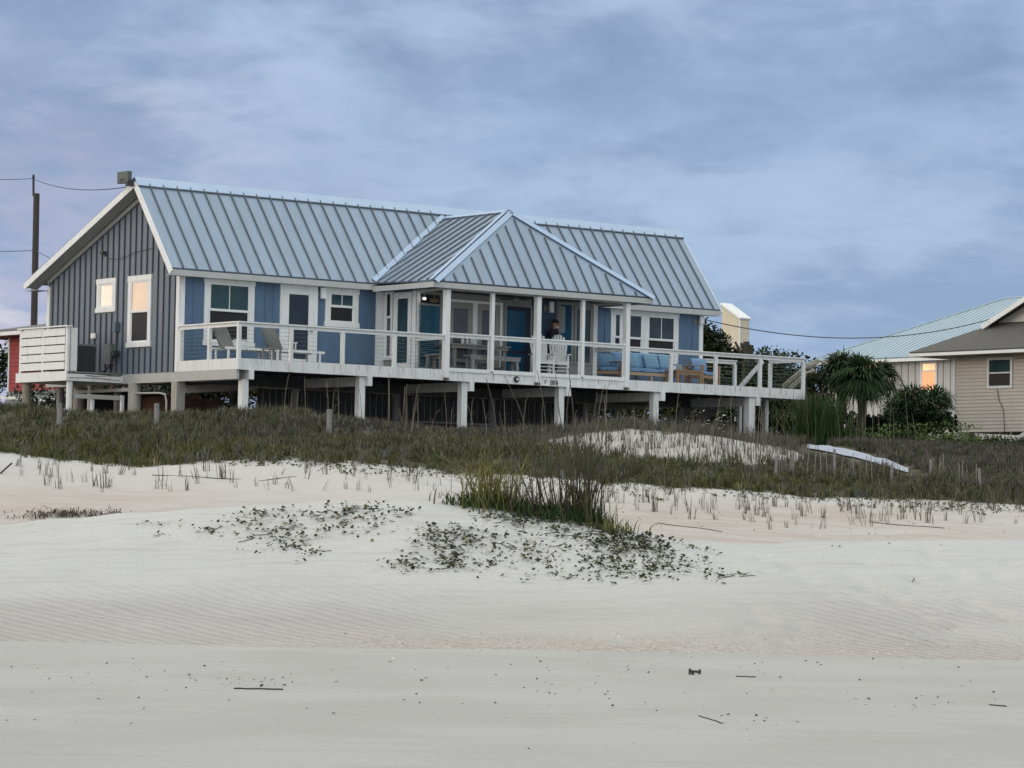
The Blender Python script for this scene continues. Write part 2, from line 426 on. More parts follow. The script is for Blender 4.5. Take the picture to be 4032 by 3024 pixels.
nF = N(nt, 'ShaderNodeTexNoise', Scale=22., Detail=6.0, Roughness=.8); L(geo.outputs['Position'], nF.inputs['Vector'])
sand = MIX(MR(nF.outputs[0], .45, .62, 0., .34), sand, (.42,.41,.39))
sand = MIX(MR(nT.outputs[0], .49, .64, 0., .42), sand, (.455,.44,.415))
# streaky warm sand at the dune foot
mpS = N(nt, 'ShaderNodeMapping'); mpS.inputs['Scale'].default_value = (.35,2.4,5.); L(geo.outputs['Position'], mpS.inputs[0])
nS = N(nt, 'ShaderNodeTexNoise', Scale=1.2, Detail=6.0, Roughness=.65); L(mpS.outputs[0], nS.inputs['Vector'])
pinkc = MIX(MR(nS.outputs[0], .35, .62), (.56,.525,.485), (.50,.41,.355))
pinkc = MIX(MR(sepP.outputs[2], 1.7, 2.3), pinkc, (.60,.575,.545))
sand = MIX(MA('MULTIPLY', sp.outputs[1], .85), sand, pinkc)
vo = N(nt, 'ShaderNodeTexVoronoi', Scale=14.); L(geo.outputs['Position'], vo.inputs['Vector'])
nG = N(nt, 'ShaderNodeTexNoise', Scale=16., Detail=3.); L(geo.outputs['Position'], nG.inputs['Vector'])
gr = MIX(MR(nG.outputs[0], .42, .60), (.40,.345,.31), (.62,.56,.50))
nH = N(nt, 'ShaderNodeTexNoise', Scale=1.1, Detail=4.); L(geo.outputs['Position'], nH.inputs['Vector'])
sand = MIX(MA('MULTIPLY', sp.outputs[2], MR(nH.outputs[0], .30, .55, .35, .85)), sand, gr)
nD = N(nt, 'ShaderNodeTexNoise', Scale=3.0, Detail=6., Roughness=.7); L(geo.outputs['Position'], nD.inputs['Vector'])
lit = MIX(MR(nD.outputs[0], .4, .6), (.085,.078,.052), (.16,.145,.11))
nE = N(nt, 'ShaderNodeTexNoise', Scale=1.4, Detail=5., Roughness=.7); L(geo.outputs['Position'], nE.inputs['Vector'])
lf = MR(MA('ADD', sp.outputs[0], MA('MULTIPLY', MA('SUBTRACT', nE.outputs[0], .5), .7)), .35, .60)
fin = MIX(lf, sand, lit)
L(fin, b.inputs['Base Color']); b.inputs['Roughness'].default_value = .95; b.inputs['Specular IOR Level'].default_value = .15
# wind ripples
mpR = N(nt, 'ShaderNodeMapping'); mpR.inputs['Rotation'].default_value = (0,0,R(-31)); L(geo.outputs['Position'], mpR.inputs[0])
wv = N(nt, 'ShaderNodeTexWave', Scale=1.3, Distortion=3.6, Detail=3.0); wv.inputs['Detail Scale'].default_value = .5; wv.inputs['Detail Roughness'].default_value=.6; wv.bands_direction='X'; L(mpR.outputs[0], wv.inputs['Vector'])
mpR2 = N(nt, 'ShaderNodeMapping'); mpR2.inputs['Rotation'].default_value = (0,0,R(-6)); mpR2.inputs['Scale'].default_value=(.35,1,1); L(geo.outputs['Position'], mpR2.inputs[0])
wv2 = N(nt, 'ShaderNodeTexNoise', Scale=3.4, Detail=4.0, Roughness=.62); L(mpR2.outputs[0], wv2.inputs['Vector'])
nR = N(nt, 'ShaderNodeTexNoise', Scale=.16, Detail=2.); L(geo.outputs['Position'], nR.inputs['Vector'])
side_ = MA('MAXIMUM', MR(sepP.outputs[0], .4, -2.6, .12, 1.), MR(sepP.outputs[0], 2.8, 4.8))
rip = MA('MULTIPLY', MA('MULTIPLY', wv.outputs[0], MA('MULTIPLY', side_, MR(nR.outputs[0], .34, .52, .45, 1.))), MA('MULTIPLY', MR(sepP.outputs[1], 34.5, 36.5, .12, 1.), MR(sepP.outputs[1], 46., 40.5)))
mpR3 = N(nt, 'ShaderNodeMapping'); mpR3.inputs['Scale'].default_value=(1.1,3.2,1); mpR3.inputs['Rotation'].default_value = (0,0,R(4)); L(geo.outputs['Position'], mpR3.inputs[0])
wv3 = N(nt, 'ShaderNodeTexNoise', Scale=7.5, Detail=5.0, Roughness=.7); L(mpR3.outputs[0], wv3.inputs['Vector'])
L(MIX(MA('MULTIPLY', MR(rip, .45, 1.), .30), fin, (.42,.385,.36)), b.inputs['Base Color'])
hgt = MA('ADD', MA('MULTIPLY', rip, 3.0), MA('MULTIPLY', wv2.outputs[0], .8))
hgt = MA('ADD', hgt, MA('MULTIPLY', wv3.outputs[0], 1.5))
hgt = MA('ADD', hgt, MA('MULTIPLY', nF.outputs[0], .55))
hgt = MA('ADD', hgt, MA('MULTIPLY', nB.outputs[0], .10))
hgt = MA('ADD', hgt, MA('MULTIPLY', MA('MULTIPLY', nG.outputs[0], sp.outputs[2]), 1.0))
hgt = MA('ADD', hgt, MA('MULTIPLY', MA('MULTIPLY', nS.outputs[0], sp.outputs[1]), 1.2))
bp = N(nt, 'ShaderNodeBump', Distance=.035, Strength=.8); L(hgt, bp.inputs['Height']); L(bp.outputs[0], b.inputs['Normal'])
g = fast_mesh('ground', np.stack([GX,GY,ZZ],-1).reshape(-1,3), 4, idx, m, col=col, smooth=True)
tag(g, 'pale rippled beach sand rising into dunes under the houses', 'sand', kind='structure')

# smooth pale path on the right dune
pts = [(1735,966),(1790,972),(1850,985),(1905,1000),(1960,1018),(2010,1030)]
wd = [5,8,9,9,7,5]
mb = MB()
xs_ = np.linspace(1738, 1968, 34); cy_ = np.interp(xs_, [q[0] for q in pts], [q[1] for q in pts]); hw_ = np.interp(xs_, [q[0] for q in pts], wd)*.8
ea = np.array([on_ground(x, y-h_, 66, 100) for x,y,h_ in zip(xs_,cy_,hw_)]); ec = np.array([on_ground(x, y+h_, 66, 100) for x,y,h_ in zip(xs_,cy_,hw_)])
ker = np.ones(7)/7
for E_ in (ea, ec):
    for k in (0,1): E_[:,k] = np.convolve(np.pad(E_[:,k],3,'edge'), ker, 'valid')
S_ = 6
for i_ in range(33):
    for k in range(S_):
        q = []
        for (ii_,tt_) in ((i_,k/S_),(i_+1,k/S_),(i_+1,(k+1)/S_),(i_,(k+1)/S_)):
            v_ = ea[ii_]*(1-tt_)+ec[ii_]*tt_; q.append((v_[0],v_[1],GZ(v_[0],v_[1])+.04))
        mb.add(q, [(0,1,2,3)])
PATH = mat('pale_path_sand', (.37,.41,.48), .85, .2, 3)
tag(mb.build('path', PATH), 'smooth pale path crossing the grassy dune on the right', 'path', kind='structure')
# ------------------------------------------------------------------ the blue beach house
LH, WD_, EH, RH, OE, OG, VR = 18.42, 6.88, 2.42, 4.88, .29, .48, 1.62
DK = 2.82; RE = 19.9; BV = -1.5; BU0, BU1 = 6.6, 13.0
FL = -.28
house = empty('beach_house', HO, A, 'blue stilt beach house with metal roof, white porch and long deck above the dune', 'house')
slopeF = (RH-EH)/(VR+OE)
VB = WD_+.56; slopeB = (RH-EH)/(VB-VR)
def roofw(v): return EH+(v+OE)*slopeF if v < VR else RH-(v-VR)*slopeB

# walls
mb = MB()
mb.box(0, .12, 0, WD_, FL, 2.3); mb.box(LH-.12, LH, 0, WD_, FL, 2.3)
mb.box(.12, LH-.12, WD_-.12, WD_, FL, 2.3)
for u0,u1 in ((.12,BU0),(BU1,LH-.12)): mb.box(u0,u1,0,.12,FL,2.3)
mb.build('wall', BLUE, house)
mb = MB()
prof = [(0,2.3),(WD_,2.3),(WD_,roofw(WD_)-.12),(VR,RH-.16),(0,roofw(0)-.12)]
for u in (0, LH-.12):
    n = len(prof)
    vs = [(u,v,w_) for v,w_ in prof]+[(u+.12,v,w_) for v,w_ in prof]
    mb.add(vs, [tuple(range(n)), tuple(range(2*n-1,n-1,-1))]+[(i,(i+1)%n,n+(i+1)%n,n+i) for i in range(n)])
gable_top = mb
gable_top.build('gable_end', GABLE, house)
# gable cladding on the left end (board and batten)
mb = MB()
mb.add([(-.012,v,w_) for v,w_ in [(0,FL),(WD_,FL),(WD_,roofw(WD_)-.12),(VR,RH-.16),(0,roofw(0)-.12)]], [(0,1,2,3,4)])
mb.mi = 1
v = .2
while v < WD_-.1:
    top = roofw(v)-.13
    spans = [(FL, top)]
    for (a_,b_,c_0,c_1) in ((3.17,4.26,1.40,2.37),(1.34,2.61,.40,2.37)):
        if a_ < v < b_: spans = [(FL, c_0), (c_1, top)]
    for (z0_,z1_) in spans: mb.box(-.045, -.008, v-.019, v+.019, z0_, z1_)
    v += .292
mb.build('gable_cladding', [GABLE, BATTEN], house)
# front cladding battens
mb = MB()
for u in (.42, 2.68, 2.95, 5.98, 6.25, 13.6, 14.2, 14.6, 18.02):
    mb.box(u-.02, u+.02, -.018, .001, 0.0, 2.28)
mb.build('batten', BLUE, house)
mb = MB()
for u in (0., LH-.12): mb.box(u-.02, u+.13, -.03, .0, FL, 2.27)
mb.box(-.05,-.013, -.03, .12, FL, 2.27); mb.box(-.05,-.013, WD_-.12, WD_+.03, FL, 2.27)
mb.box(BU0-.28, BU0-.001, -.035, -.001, 0, 2.27)
mb.build('corner_board', WHITE, house)

# main roof
mb = MB(); T_ = .07
u0, u1 = -OG, LH+OG
mb.slab([(u0,-OE,EH),(u1,-OE,EH),(u1,VR,RH),(u0,VR,RH)], T_)
mb.slab([(u0,VR,RH),(u1,VR,RH),(u1,VB,EH),(u0,VB,EH)], T_)
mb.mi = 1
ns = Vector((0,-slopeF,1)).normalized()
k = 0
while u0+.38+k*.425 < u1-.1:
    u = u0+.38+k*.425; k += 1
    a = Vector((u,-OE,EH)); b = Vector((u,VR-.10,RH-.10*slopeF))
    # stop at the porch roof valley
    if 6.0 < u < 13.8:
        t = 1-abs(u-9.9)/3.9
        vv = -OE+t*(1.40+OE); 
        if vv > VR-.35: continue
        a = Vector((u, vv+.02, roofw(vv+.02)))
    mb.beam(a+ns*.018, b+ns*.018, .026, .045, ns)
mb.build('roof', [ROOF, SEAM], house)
mb = MB()
mb.slab([(u0-.01,VR-.17,RH-.17*slopeF+.045),(u1+.01,VR-.17,RH-.17*slopeF+.045),(u1+.01,VR,RH+.055),(u0-.01,VR,RH+.055)], .02)
mb.slab([(u0-.01,VR,RH+.055),(u1+.01,VR,RH+.055),(u1+.01,VR+.2,RH-.2*slopeB+.05),(u0-.01,VR+.2,RH-.2*slopeB+.05)], .02)
rc = mb.build('ridge_cap', CAP, house)
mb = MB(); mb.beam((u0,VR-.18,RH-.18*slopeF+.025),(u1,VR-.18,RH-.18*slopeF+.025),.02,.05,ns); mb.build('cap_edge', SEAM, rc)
# fascia, soffit, rakes
mb = MB()
mb.box(u0, u1, -OE+.005, -OE+.03, EH-.20, EH-.045)
mb.build('fascia', FASC, house)
mb = MB()
mb.box(u0+.02, 5.99, -OE+.03, -.031, EH-.20, EH-.18); mb.box(13.8, u1-.02, -OE+.03, -.031, EH-.20, EH-.18)
mb.box(u0+.03, -.05, WD_, VB-.02, EH-.26, EH-.24)
# sloping soffit under left rake
for (va,vb_) in ((-OE+.03, VR), (VR, VB-.02)):
    wa, wb = roofw(va+1e-6)-.17, roofw(vb_-1e-6)-.17
    mb.slab([(u0+.03,va,wa),(-.046,va,wa),(-.046,vb_,wb),(u0+.03,vb_,wb)], .015)
mb.build('soffit', SOFFIT, house)
mb = MB()
for uu in (u0-.012, u1-.012):
    mb.beam((uu+.012,-OE-.01,EH-.13),(uu+.012,VR,RH-.13), .03, .17, ns)
    mb.beam((uu+.012,VR,RH-.13),(uu+.012,VB+.01,EH-.14), .03, .17, (0,slopeB,1))
mb.build('rake_board', WHITE, house)
mb = MB()
mb.beam((-.055,.0,roofw(.0)-.27),(-.055,VR,RH-.27), .015, .12, ns); mb.beam((-.055,VR,RH-.29),(-.055,WD_,roofw(WD_)-.27), .015, .12, (0,slopeB,1))
mb.build('frieze_board', SOFFIT, house)

# porch roof (hip running back into the main roof)
pe, pk = 2.36, 4.60; pu0, pu1, pv0, pv1, pa = 5.99, 13.8, -3.07, -1.56, 9.72
vback = -OE+(pk-EH)/slopeF
E0, E1 = (pu0,pv0,pe), (pu1,pv0,pe); AP = (pa,pv1,pk); BK = (pa,vback,pk)
VL = (pu0+.1,-OE,EH+.015); VRr = (pu1-.1,-OE,EH+.015)
mb = MB()
mb.slab([E0,E1,AP], .05)
mb.slab([E0,AP,BK,VL], .05); mb.slab([E1,AP,BK,VRr], .05)
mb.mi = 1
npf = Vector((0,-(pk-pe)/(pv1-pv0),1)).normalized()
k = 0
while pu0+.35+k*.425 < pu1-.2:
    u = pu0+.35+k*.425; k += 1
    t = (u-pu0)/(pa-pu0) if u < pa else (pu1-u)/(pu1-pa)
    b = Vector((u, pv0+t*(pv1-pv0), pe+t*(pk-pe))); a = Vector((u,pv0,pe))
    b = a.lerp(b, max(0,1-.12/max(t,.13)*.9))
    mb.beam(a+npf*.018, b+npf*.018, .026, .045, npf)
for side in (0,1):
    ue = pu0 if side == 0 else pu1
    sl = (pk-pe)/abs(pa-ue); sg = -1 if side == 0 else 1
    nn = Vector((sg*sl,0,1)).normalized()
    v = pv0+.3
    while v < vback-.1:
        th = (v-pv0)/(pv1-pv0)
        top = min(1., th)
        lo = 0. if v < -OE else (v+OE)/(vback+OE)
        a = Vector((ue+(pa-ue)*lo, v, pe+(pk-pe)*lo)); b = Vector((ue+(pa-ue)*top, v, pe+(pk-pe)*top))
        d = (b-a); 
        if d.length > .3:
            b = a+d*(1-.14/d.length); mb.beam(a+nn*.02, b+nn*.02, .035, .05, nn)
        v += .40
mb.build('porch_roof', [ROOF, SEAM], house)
mb = MB()   # hip and ridge flashings
def flash(a, b, wdt, n1_, n2_):
    a = Vector(a); b = Vector(b); d = (b-a).normalized()
    for n_ in (n1_, n2_):
        n_ = Vector(n_).normalized(); sd = d.cross(n_).normalized()
        # choose direction that stays on the plane side
        sd = sd if n_ is None else sd
        yield a, b, sd*wdt, n_*.035
nL = Vector((-(pk-pe)/(pa-pu0),0,1)).normalized(); nR = Vector(((pk-pe)/(pu1-pa),0,1)).normalized()
def strip(a, b, off, n_):
    a = Vector(a)+n_; b = Vector(b)+n_
    mb.slab([tuple(a), tuple(b), tuple(b+off), tuple(a+off)], .012)
def inplane(d, n_, toward):
    s = d.cross(n_).normalized()
    return s if s.dot(Vector(toward)) > 0 else -s
for (a,b,n_,tow) in ((E0,AP,npf,(1,0,-.3)),(E0,AP,nL,(0,1,0)),(E1,AP,npf,(-1,0,-.3)),(E1,AP,nR,(0,1,0)),(AP,BK,nL,(-1,0,-1)),(AP,BK,nR,(1,0,-1))):
    d = (Vector(b)-Vector(a)).normalized()
    strip(a, b, inplane(d, n_, tow)*.15, n_*.05)
d = (Vector(BK)-Vector(VL)).normalized()
strip(VL, BK, inplane(d, ns, (-1,.2,0))*.14, ns*.03); 
d = (Vector(BK)-Vector(VRr)).normalized()
strip(VRr, BK, inplane(d, ns, (1,.2,0))*.14, ns*.03)
mb.build('roof_flashing', CAP, house)
mb = MB()
mb.box(pu0+.01, pu1-.01, pv0+.012, pv0+.037, pe-.19, pe-.045)
mb.box(pu0+.012, pu0+.037, pv0+.04, -OE, pe-.19, pe-.045); mb.box(pu1-.037, pu1-.012, pv0+.04, -OE, pe-.19, pe-.045)
mb.build('porch_fascia', FASC, house)
mb = MB(); mb.box(pu0+.04, pu1-.04, pv0+.04, BV-.001, pe-.16, pe-.13); mb.box(pu0+.04, BU0-.06, BV, -.04, pe-.16, pe-.13); mb.box(BU1+.06, pu1-.04, BV, -.04, pe-.16, pe-.13)
mb.build('porch_ceiling', NAVY, house)
mb = MB()
mb.box(6.5, 13.06, -DK-.06, -DK+.08, 2.14, pe-.165)
mb.box(12.9, 13.04, -DK+.085, BV-.05, 2.14, pe-.165); mb.box(6.53, 6.67, -DK+.085, BV-.05, 2.14, pe-.165)
mb.build('porch_beam', SOFFIT, house)

# bay under the porch
mb = MB()
mb.box(BU0, BU1, BV, BV+.1, 0, pe-.17); 
mb.box(BU0, BU0+.1, BV+.1, 0, 0, pe-.17); mb.box(BU1-.1, BU1, BV+.1, 0, 0, pe-.17)
GREYT = mat('shaded_bay_paint', (.27,.28,.265), .6, .08, 3)  # grey-green darkened so the paint carries the porch shade
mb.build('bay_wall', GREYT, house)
mb = MB(); mb.box(10.62, 11.52, BV-.02, BV-.002, 0, pe-.17); mb.build('bay_blue_panel', NAVYW, house)
mb = MB()
mb.box(BU0-.03, BU0+.11, BV-.03, BV-.002, 0, 2.19); mb.box(BU0-.035, BU0-.002, BV-.03, BV+.14, 0, 2.19)
mb.box(BU1-.13, BU1+.02, BV-.035, BV-.002, 0, 2.19)
mb.build('bay_corner_post', WHITE, house)

# windows and doors: front plane mapping (a across, o out, c up)
def TF(v0): return lambda a,o,c: (a, v0-o, c)
def TG(u0): return lambda a,o,c: (u0-o, a, c)
def window(T, a0, a1, c0, c1, casing, midw, mull, gu, gl_, name='window', head=.0, lowin=0, sashw=.05, label=None):
    """casing + sashes; c: bottom/top; midw: meeting rail height (None for fixed)"""
    mb = MB(T)
    mb.box(a0, a0+casing, .0, .035, c0, c1); mb.box(a1-casing, a1, .0, .035, c0, c1)
    mb.box(a0-.02, a1+.02, .0, .045, c1-casing, c1+head); mb.box(a0-.03, a1+.03, .0, .055, c0-.02, c0+casing*.75)
    win = mb.build(name, WHITE, house)
    i0, i1, j0, j1 = a0+casing, a1-casing, c0+casing*.75, c1-casing
    mb = MB(T)
    def ring(p0,p1,q0,q1,o0,o1,s=sashw):
        mb.box(p0,p0+s,o0,o1,q0,q1); mb.box(p1-s,p1,o0,o1,q0,q1); mb.box(p0+s,p1-s,o0,o1,q0,q0+s); mb.box(p0+s,p1-s,o0,o1,q1-s,q1)
    if midw is None:
        ring(i0,i1,j0,j1,.004,.024)
        fr = mb.build('sash', TRIM, win)
        mb = MB(T); mb.box(i0+.03,i1-.03,.001,.010,j0+.03,j1-.03); mb.build('pane', gu, win)
    else:
        ring(i0,i1,midw,j1,.012,.030,.04); mb.mi=0
        if mull: mb.box((i0+i1)/2-.012,(i0+i1)/2+.012,.012,.024,midw+.04,j1-.04)
        ring(i0,i1,j0,midw+.012,.003,.011,.04)
        mb.box(i0, i1, .031, .04, midw-.02, midw+.03)
        mb.build('sash', TRIM, win)
        mb = MB(T); mb.box(i0+.02,i1-.02,.002,.016,midw+.02,j1-.02); mb.build('pane', gu, win)
        mb = MB(T); mb.box(i0+.02,i1-.02,.001,.006,j0+.02,midw-.005); mb.build('pane', gl_, win)
    return win
F0 = TF(.0)
G_TOP = glass('teal_grey_blind_glass', (.022,.062,.072), .12, var=.1)
w1 = window(F0, .74, 2.31, .47, 2.27, .155, 1.40, True, G_TOP, G_SCREEN)
w2 = window(F0, 4.62, 5.72, 1.18, 2.24, .155, 1.72, True, G_GREEN, G_SCREEN)
w3 = window(F0, 14.80, 16.16, .47, 2.25, .15, 1.40, False, G_BROWN, G_SCREEN)
w4 = window(F0, 16.10, 17.44, .47, 2.25, .15, 1.40, True, G_BROWN, G_SCREEN)
w3.location = (0,.004,0)
mb = MB(F0); mb.box(15.14,15.48,.001,.032,.6,2.1); mb.build('mullion_panel', WHITE, w3)
# gable windows
G0 = TG(-.012)
g1 = window(G0, 3.22, 4.21, 1.455, 2.35, .14, None, False, G_MIRROR, None)
g2 = window(G0, 1.39, 2.56, .45, 2.35, .15, 1.38, False, G_PEACH, G_SCREEN)
def door(T, a0, a1, c1, casing, stile, pane, leafmat=TRIM, c0=0., knob=None, panetop=None, panebot=.23):
    mb = MB(T)
    mb.box(a0, a0+casing, 0, .04, c0, c1); mb.box(a1-casing, a1, 0, .04, c0, c1); mb.box(a0+casing, a1-casing, 0, .042, c1-casing, c1)
    d = mb.build('door', WHITE, house)
    i0,i1,j1 = a0+casing, a1-casing, c1-casing
    pt = panetop or j1-stile
    mb = MB(T)
    mb.box(i0,i0+stile,.003,.028,c0+.02,j1); mb.box(i1-stile,i1,.003,.028,c0+.02,j1)
    mb.box(i0+stile,i1-stile,.003,.028,c0+.02,c0+panebot); mb.box(i0+stile,i1-stile,.003,.028,pt,j1)
    mb.build('door_leaf', leafmat, d)
    mb = MB(T); mb.box(i0+stile-.01,i1-stile+.01,.001,.012,c0+panebot-.01,pt+.01); mb.build('pane', pane, d)
    if knob:
        mb = MB(); p = T(i0+stile*.5 if knob<0 else i1-stile*.5, .05, c0+1.0)
        mb.tube([T(i1-stile*.5 if knob>0 else i0+stile*.5,.028,c0+1.0),T(i1-stile*.5 if knob>0 else i0+stile*.5,.08,c0+1.0)],.018); mb.box(p[0]-.05,p[0]+.05,p[1]-.04,p[1]-.02,p[2]-.012,p[2]+.012)
        mb.build('handle', GREYM, d)
    return d
door(F0, 3.14, 4.36, 2.26, .14, .15, glass('screen_door_glass',(.018,.028,.05),.2), knob=1)
# bay left side: narrow window, mullion, glazed door
S0 = TG(BU0)
window(S0, -.44, -.06, .35, 2.25, .07, 1.50, False, G_SCREEN, G_MAUVE, sashw=.02)
door(S0, -1.32, -.50, 2.16, .08, .09, G_GREEN)
# bay front
B0 = TF(BV)
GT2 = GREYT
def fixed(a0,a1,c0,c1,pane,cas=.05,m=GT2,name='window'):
    mb = MB(B0); mb.box(a0-cas,a0,0,.03,c0-cas,c1+cas); mb.box(a1,a1+cas,0,.03,c0-cas,c1+cas); mb.box(a0,a1,0,.03,c1,c1+cas); mb.box(a0,a1,0,.03,c0-cas,c0)
    o = mb.build(name, m, house)
    mb = MB(B0); mb.box(a0,a1,.001,.008,c0,c1); mb.build('pane', pane, o); return o
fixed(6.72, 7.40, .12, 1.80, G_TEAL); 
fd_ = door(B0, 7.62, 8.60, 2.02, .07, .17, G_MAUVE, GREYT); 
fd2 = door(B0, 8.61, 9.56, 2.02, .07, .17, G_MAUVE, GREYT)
fixed(9.72, 10.58, .12, 1.95, G_BLUE)
mb = MB(B0); mb.box(10.40,10.575,.009,.014,.13,1.94); mb.box(9.73,10.40,.009,.013,1.83,1.94); mb.box(9.73,10.4,.009,.014,.62,.72); mb.build('window_blind', NAVY, house)
mb = MB(B0); mb.box(6.73,7.39,.001,.012,1.81,2.10); mb.build('transom', NAVY, house)
fixed(11.66, 12.06, .5, 2.1, G_BLUE, .07); fixed(12.26, 12.76, .5, 2.0, G_GREEN, .08)
mb = MB(B0); mb.box(11.68,11.84,.009,.014,1.3,2.05); mb.build('curtain', SLING, house)
# glowing reflections of lamps: one lit bulb under the ceiling
LAMPM, ntl, bl = new_mat('lit_bulb'); bl.inputs['Emission Color'].default_value = (1,.9,.72,1); bl.inputs['Emission Strength'].default_value = 3.5
BRASS = mat('brass_fitting', (.35,.27,.12), .35, .2, 5, metal=.6)
mb = MB(); mb.lathe([(.01,.035),(.035,.025),(.05,0),(.035,-.025),(.01,-.035)], (6.78,BV-.12,1.97), 12); lb = mb.build('ceiling_lamp', LAMPM, house, smooth=True)
mb = MB(); mb.lathe([(.10,.0),(.14,-.05),(.10,-.09),(.02,-.10)], (7.08,BV-.16,1.98), 10); mb.tube([(7.08,BV-.16,1.98),(7.08,BV-.16,2.19)],.012); mb.tube([(6.78,BV-.12,2.01),(6.78,BV-.12,2.19)],.01); mb.build('pendant_fitting', BRASS, lb)
# wall lamps
def sconce(T, a, c0, c1, wdt=.15):
    mb = MB(T); mb.box(a-wdt/2, a+wdt/2, .06, .15, c0, c1); o = mb.build('wall_lamp', WHITE, house, bevel=.01)
    mb = MB(T); mb.box(a-wdt/2-.16, a-wdt/2-.03, .002, .03, c1-.28, c1-.10); mb.box(a-wdt/2-.05,a-wdt/2+.01,.03,.08,c1-.22,c1-.16); mb.build('lamp_bracket', GREYM, o)
sconce(F0, 4.49, 1.90, 2.20); sconce(F0, 18.30, 1.97, 2.20); sconce(B0, 11.26, 1.84, 2.15, .13)
# ceiling fan
mb = MB(); mb.lathe([(.03,.13),(.10,.11),(.11,.02),(.07,-.03),(.09,-.05),(.07,-.10),(.01,-.11)], (9.6,-2.1,2.08), 12); fan = mb.build('ceiling_fan', GREYM, house, smooth=True)
for k in range(5):
    t = R(20+72*k); cx_, cy_ = 9.6, -2.1
    mb = MB(); mb.beam((cx_+.1*math.cos(t),cy_+.1*math.sin(t),2.11),(cx_+.6*math.cos(t),cy_+.6*math.sin(t),2.11),.12,.012); mb.build('fan_blade', DARKM, fan)

# deck
mb = MB()
DECK = mat('deck_boards', (.30,.30,.29), .8, .2, 5)
v = -DK
while v < -.02:
    mb.box(0.0, RE, v, min(v+.135,-.005), -.04, 0); v += .14
mb.build('deck', DECK, house)
mb = MB(); mb.box(-.03, RE+.03, -DK-.045, -DK-.001, -.30, -.012); mb.box(-.035, -.001, -DK, -.03, -.285, -.012); mb.box(RE+.001, RE+.035, -DK, -.03, -.285, -.012)
mb.build('deck_fascia', WHITE2, house)
# dark rust streaks and bolts along the fascia
mb = MB()
for i in range(58):
    u = rng.uniform(.3, 19.6); l = rng.uniform(.06,.20); t_ = rng.uniform(.006,.012)
    mb.box(u-t_/2,u+t_/2,-DK-.048,-DK-.046,-.02-l-rng.uniform(0,.05),-.02)
mb.build('rust_streak', mat('rust_stain',(.20,.17,.16),.8,.3,8), house)
mb = MB()
for k in range(34):
    u = .35+k*.6
    if u < RE: mb.box(u-.02,u+.02,-DK,-.0,-.27,-.045)
mb.box(0,LH,-.002,.12,-.56,-.29)
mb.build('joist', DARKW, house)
# girders (ends stick out below the fascia)
PU = [.22, 3.94, 7.33, 10.72, 14.2, 17.9]
for i,u in enumerate(PU):
    mb = MB()
    mb.box(u+.10, u+.24, -DK-.07, WD_-.2, -.55 if i else -.535, -.302)
    if i == 0: mb.T = None
    mb.build('girder', WHITE2 if i else WHITE, house)
mb = MB(); mb.box(-.04,.04,-DK-.02, WD_, -.54, -.288); mb.build('sill_beam', SOFFIT, house)
# rails
def rail_seg(name, a, b, posts, post_h=.92, top=.935, low=False, board=.14):
    a = Vector(a); b = Vector(b)
    mb = MB(); mb.beam(a+Vector((0,0,top-.02)), b+Vector((0,0,top-.02)), board, .035); mb.beam(a+Vector((0,0,top-.085)), b+Vector((0,0,top-.085)), .04, .085)
    if low: mb.beam(a+Vector((0,0,.0)), b+Vector((0,0,.0)), .06, .09)
    r = mb.build(name, WHITE, house)
    for p in posts:
        mb = MB(); q = a.lerp(b, p)
        mb.box(q.x-.045,q.x+.045,q.y-.045,q.y+.045,-.29,top-.13); mb.build('rail_post', WHITE2, r)
    mb = MB()
    for k in range(7):
        h = .10+k*.103
        mb.beam(a+Vector((0,0,h)), b+Vector((0,0,h)), .006, .006)
    mb.build('rail_cable', GREYM, r)
    return r
VF = -DK-.09
rail_seg('deck_railing', (-.05,VF+.05,0), (6.50,VF+.05,0), [.0075+0*.25, 1.60/6.55+.007, 3.27/6.55, 4.94/6.55])
rail_seg('deck_railing', (-.0,VF+.1,0), (0,-.04,0), [.48, .985])
rail_seg('deck_railing', (13.06,VF+.05,0), (RE+.03,VF+.05,0), [1.60/6.87, 3.32/6.87, 5.07/6.87, .993])
rail_seg('deck_railing', (RE-.02,VF+.1,0), (RE-.02,-1.40,0), [.97])
rail_seg('deck_railing', (LH+.02,-.06,0), (19.75,-.06,0), [.97])
for (a_,b_,top) in ((6.69,8.08,.93),(8.23,9.66,.93),(9.82,11.28,.93),(11.42,12.88,.93)):
    mb = MB(); mb.box(a_-.02,b_+.02,-DK-.10,-DK+.04,.955,.99); mb.box(a_-.02,b_+.02,-DK-.05,-DK-.01,.865,.954)
    r = mb.build('porch_railing', WHITE, house)
    mb = MB(); mb.box(a_-.02,b_+.02,-DK-.075,-DK-.015,-.05,.05); mb.build('bottom_rail', WHITE, r)
    mb = MB(); mb.box(a_,a_+.03,-DK-.03,-DK+.0,.05,.86); mb.box(b_-.03,b_,-DK-.03,-DK,.05,.86); mb.build('screen_frame', TRIM, r)
rail_seg('porch_side_railing', (6.6,-DK+.08,0), (6.6,BV-.03,0), [])
rail_seg('porch_side_railing', (12.97,-DK+.08,0), (12.97,BV-.03,0), [])
# porch columns
for u, wd in ((6.60,.15),(8.155,.10),(9.74,.15),(11.35,.10),(12.965,.15)):
    mb = MB(); mb.box(u-wd/2,u+wd/2,-DK-.05-wd/2,-DK-.05+wd/2,.0 if wd<.12 else -.22,2.14)
    if wd > .12: mb.box(u-wd/2-.004,u+wd/2+.004,-DK-.05-wd/2-.004,-DK-.046+wd/2,2.06,2.139)
    c = mb.build('porch_column', WHITE, house)
    if wd > .12:
        mb = MB(); mb.box(u-.07,u+.07,-DK-.13,-DK-.05,-.285,-.235); mb.build('post_bracket', mat('rusty_bracket',(.12,.09,.07),.8,.3,20), c)
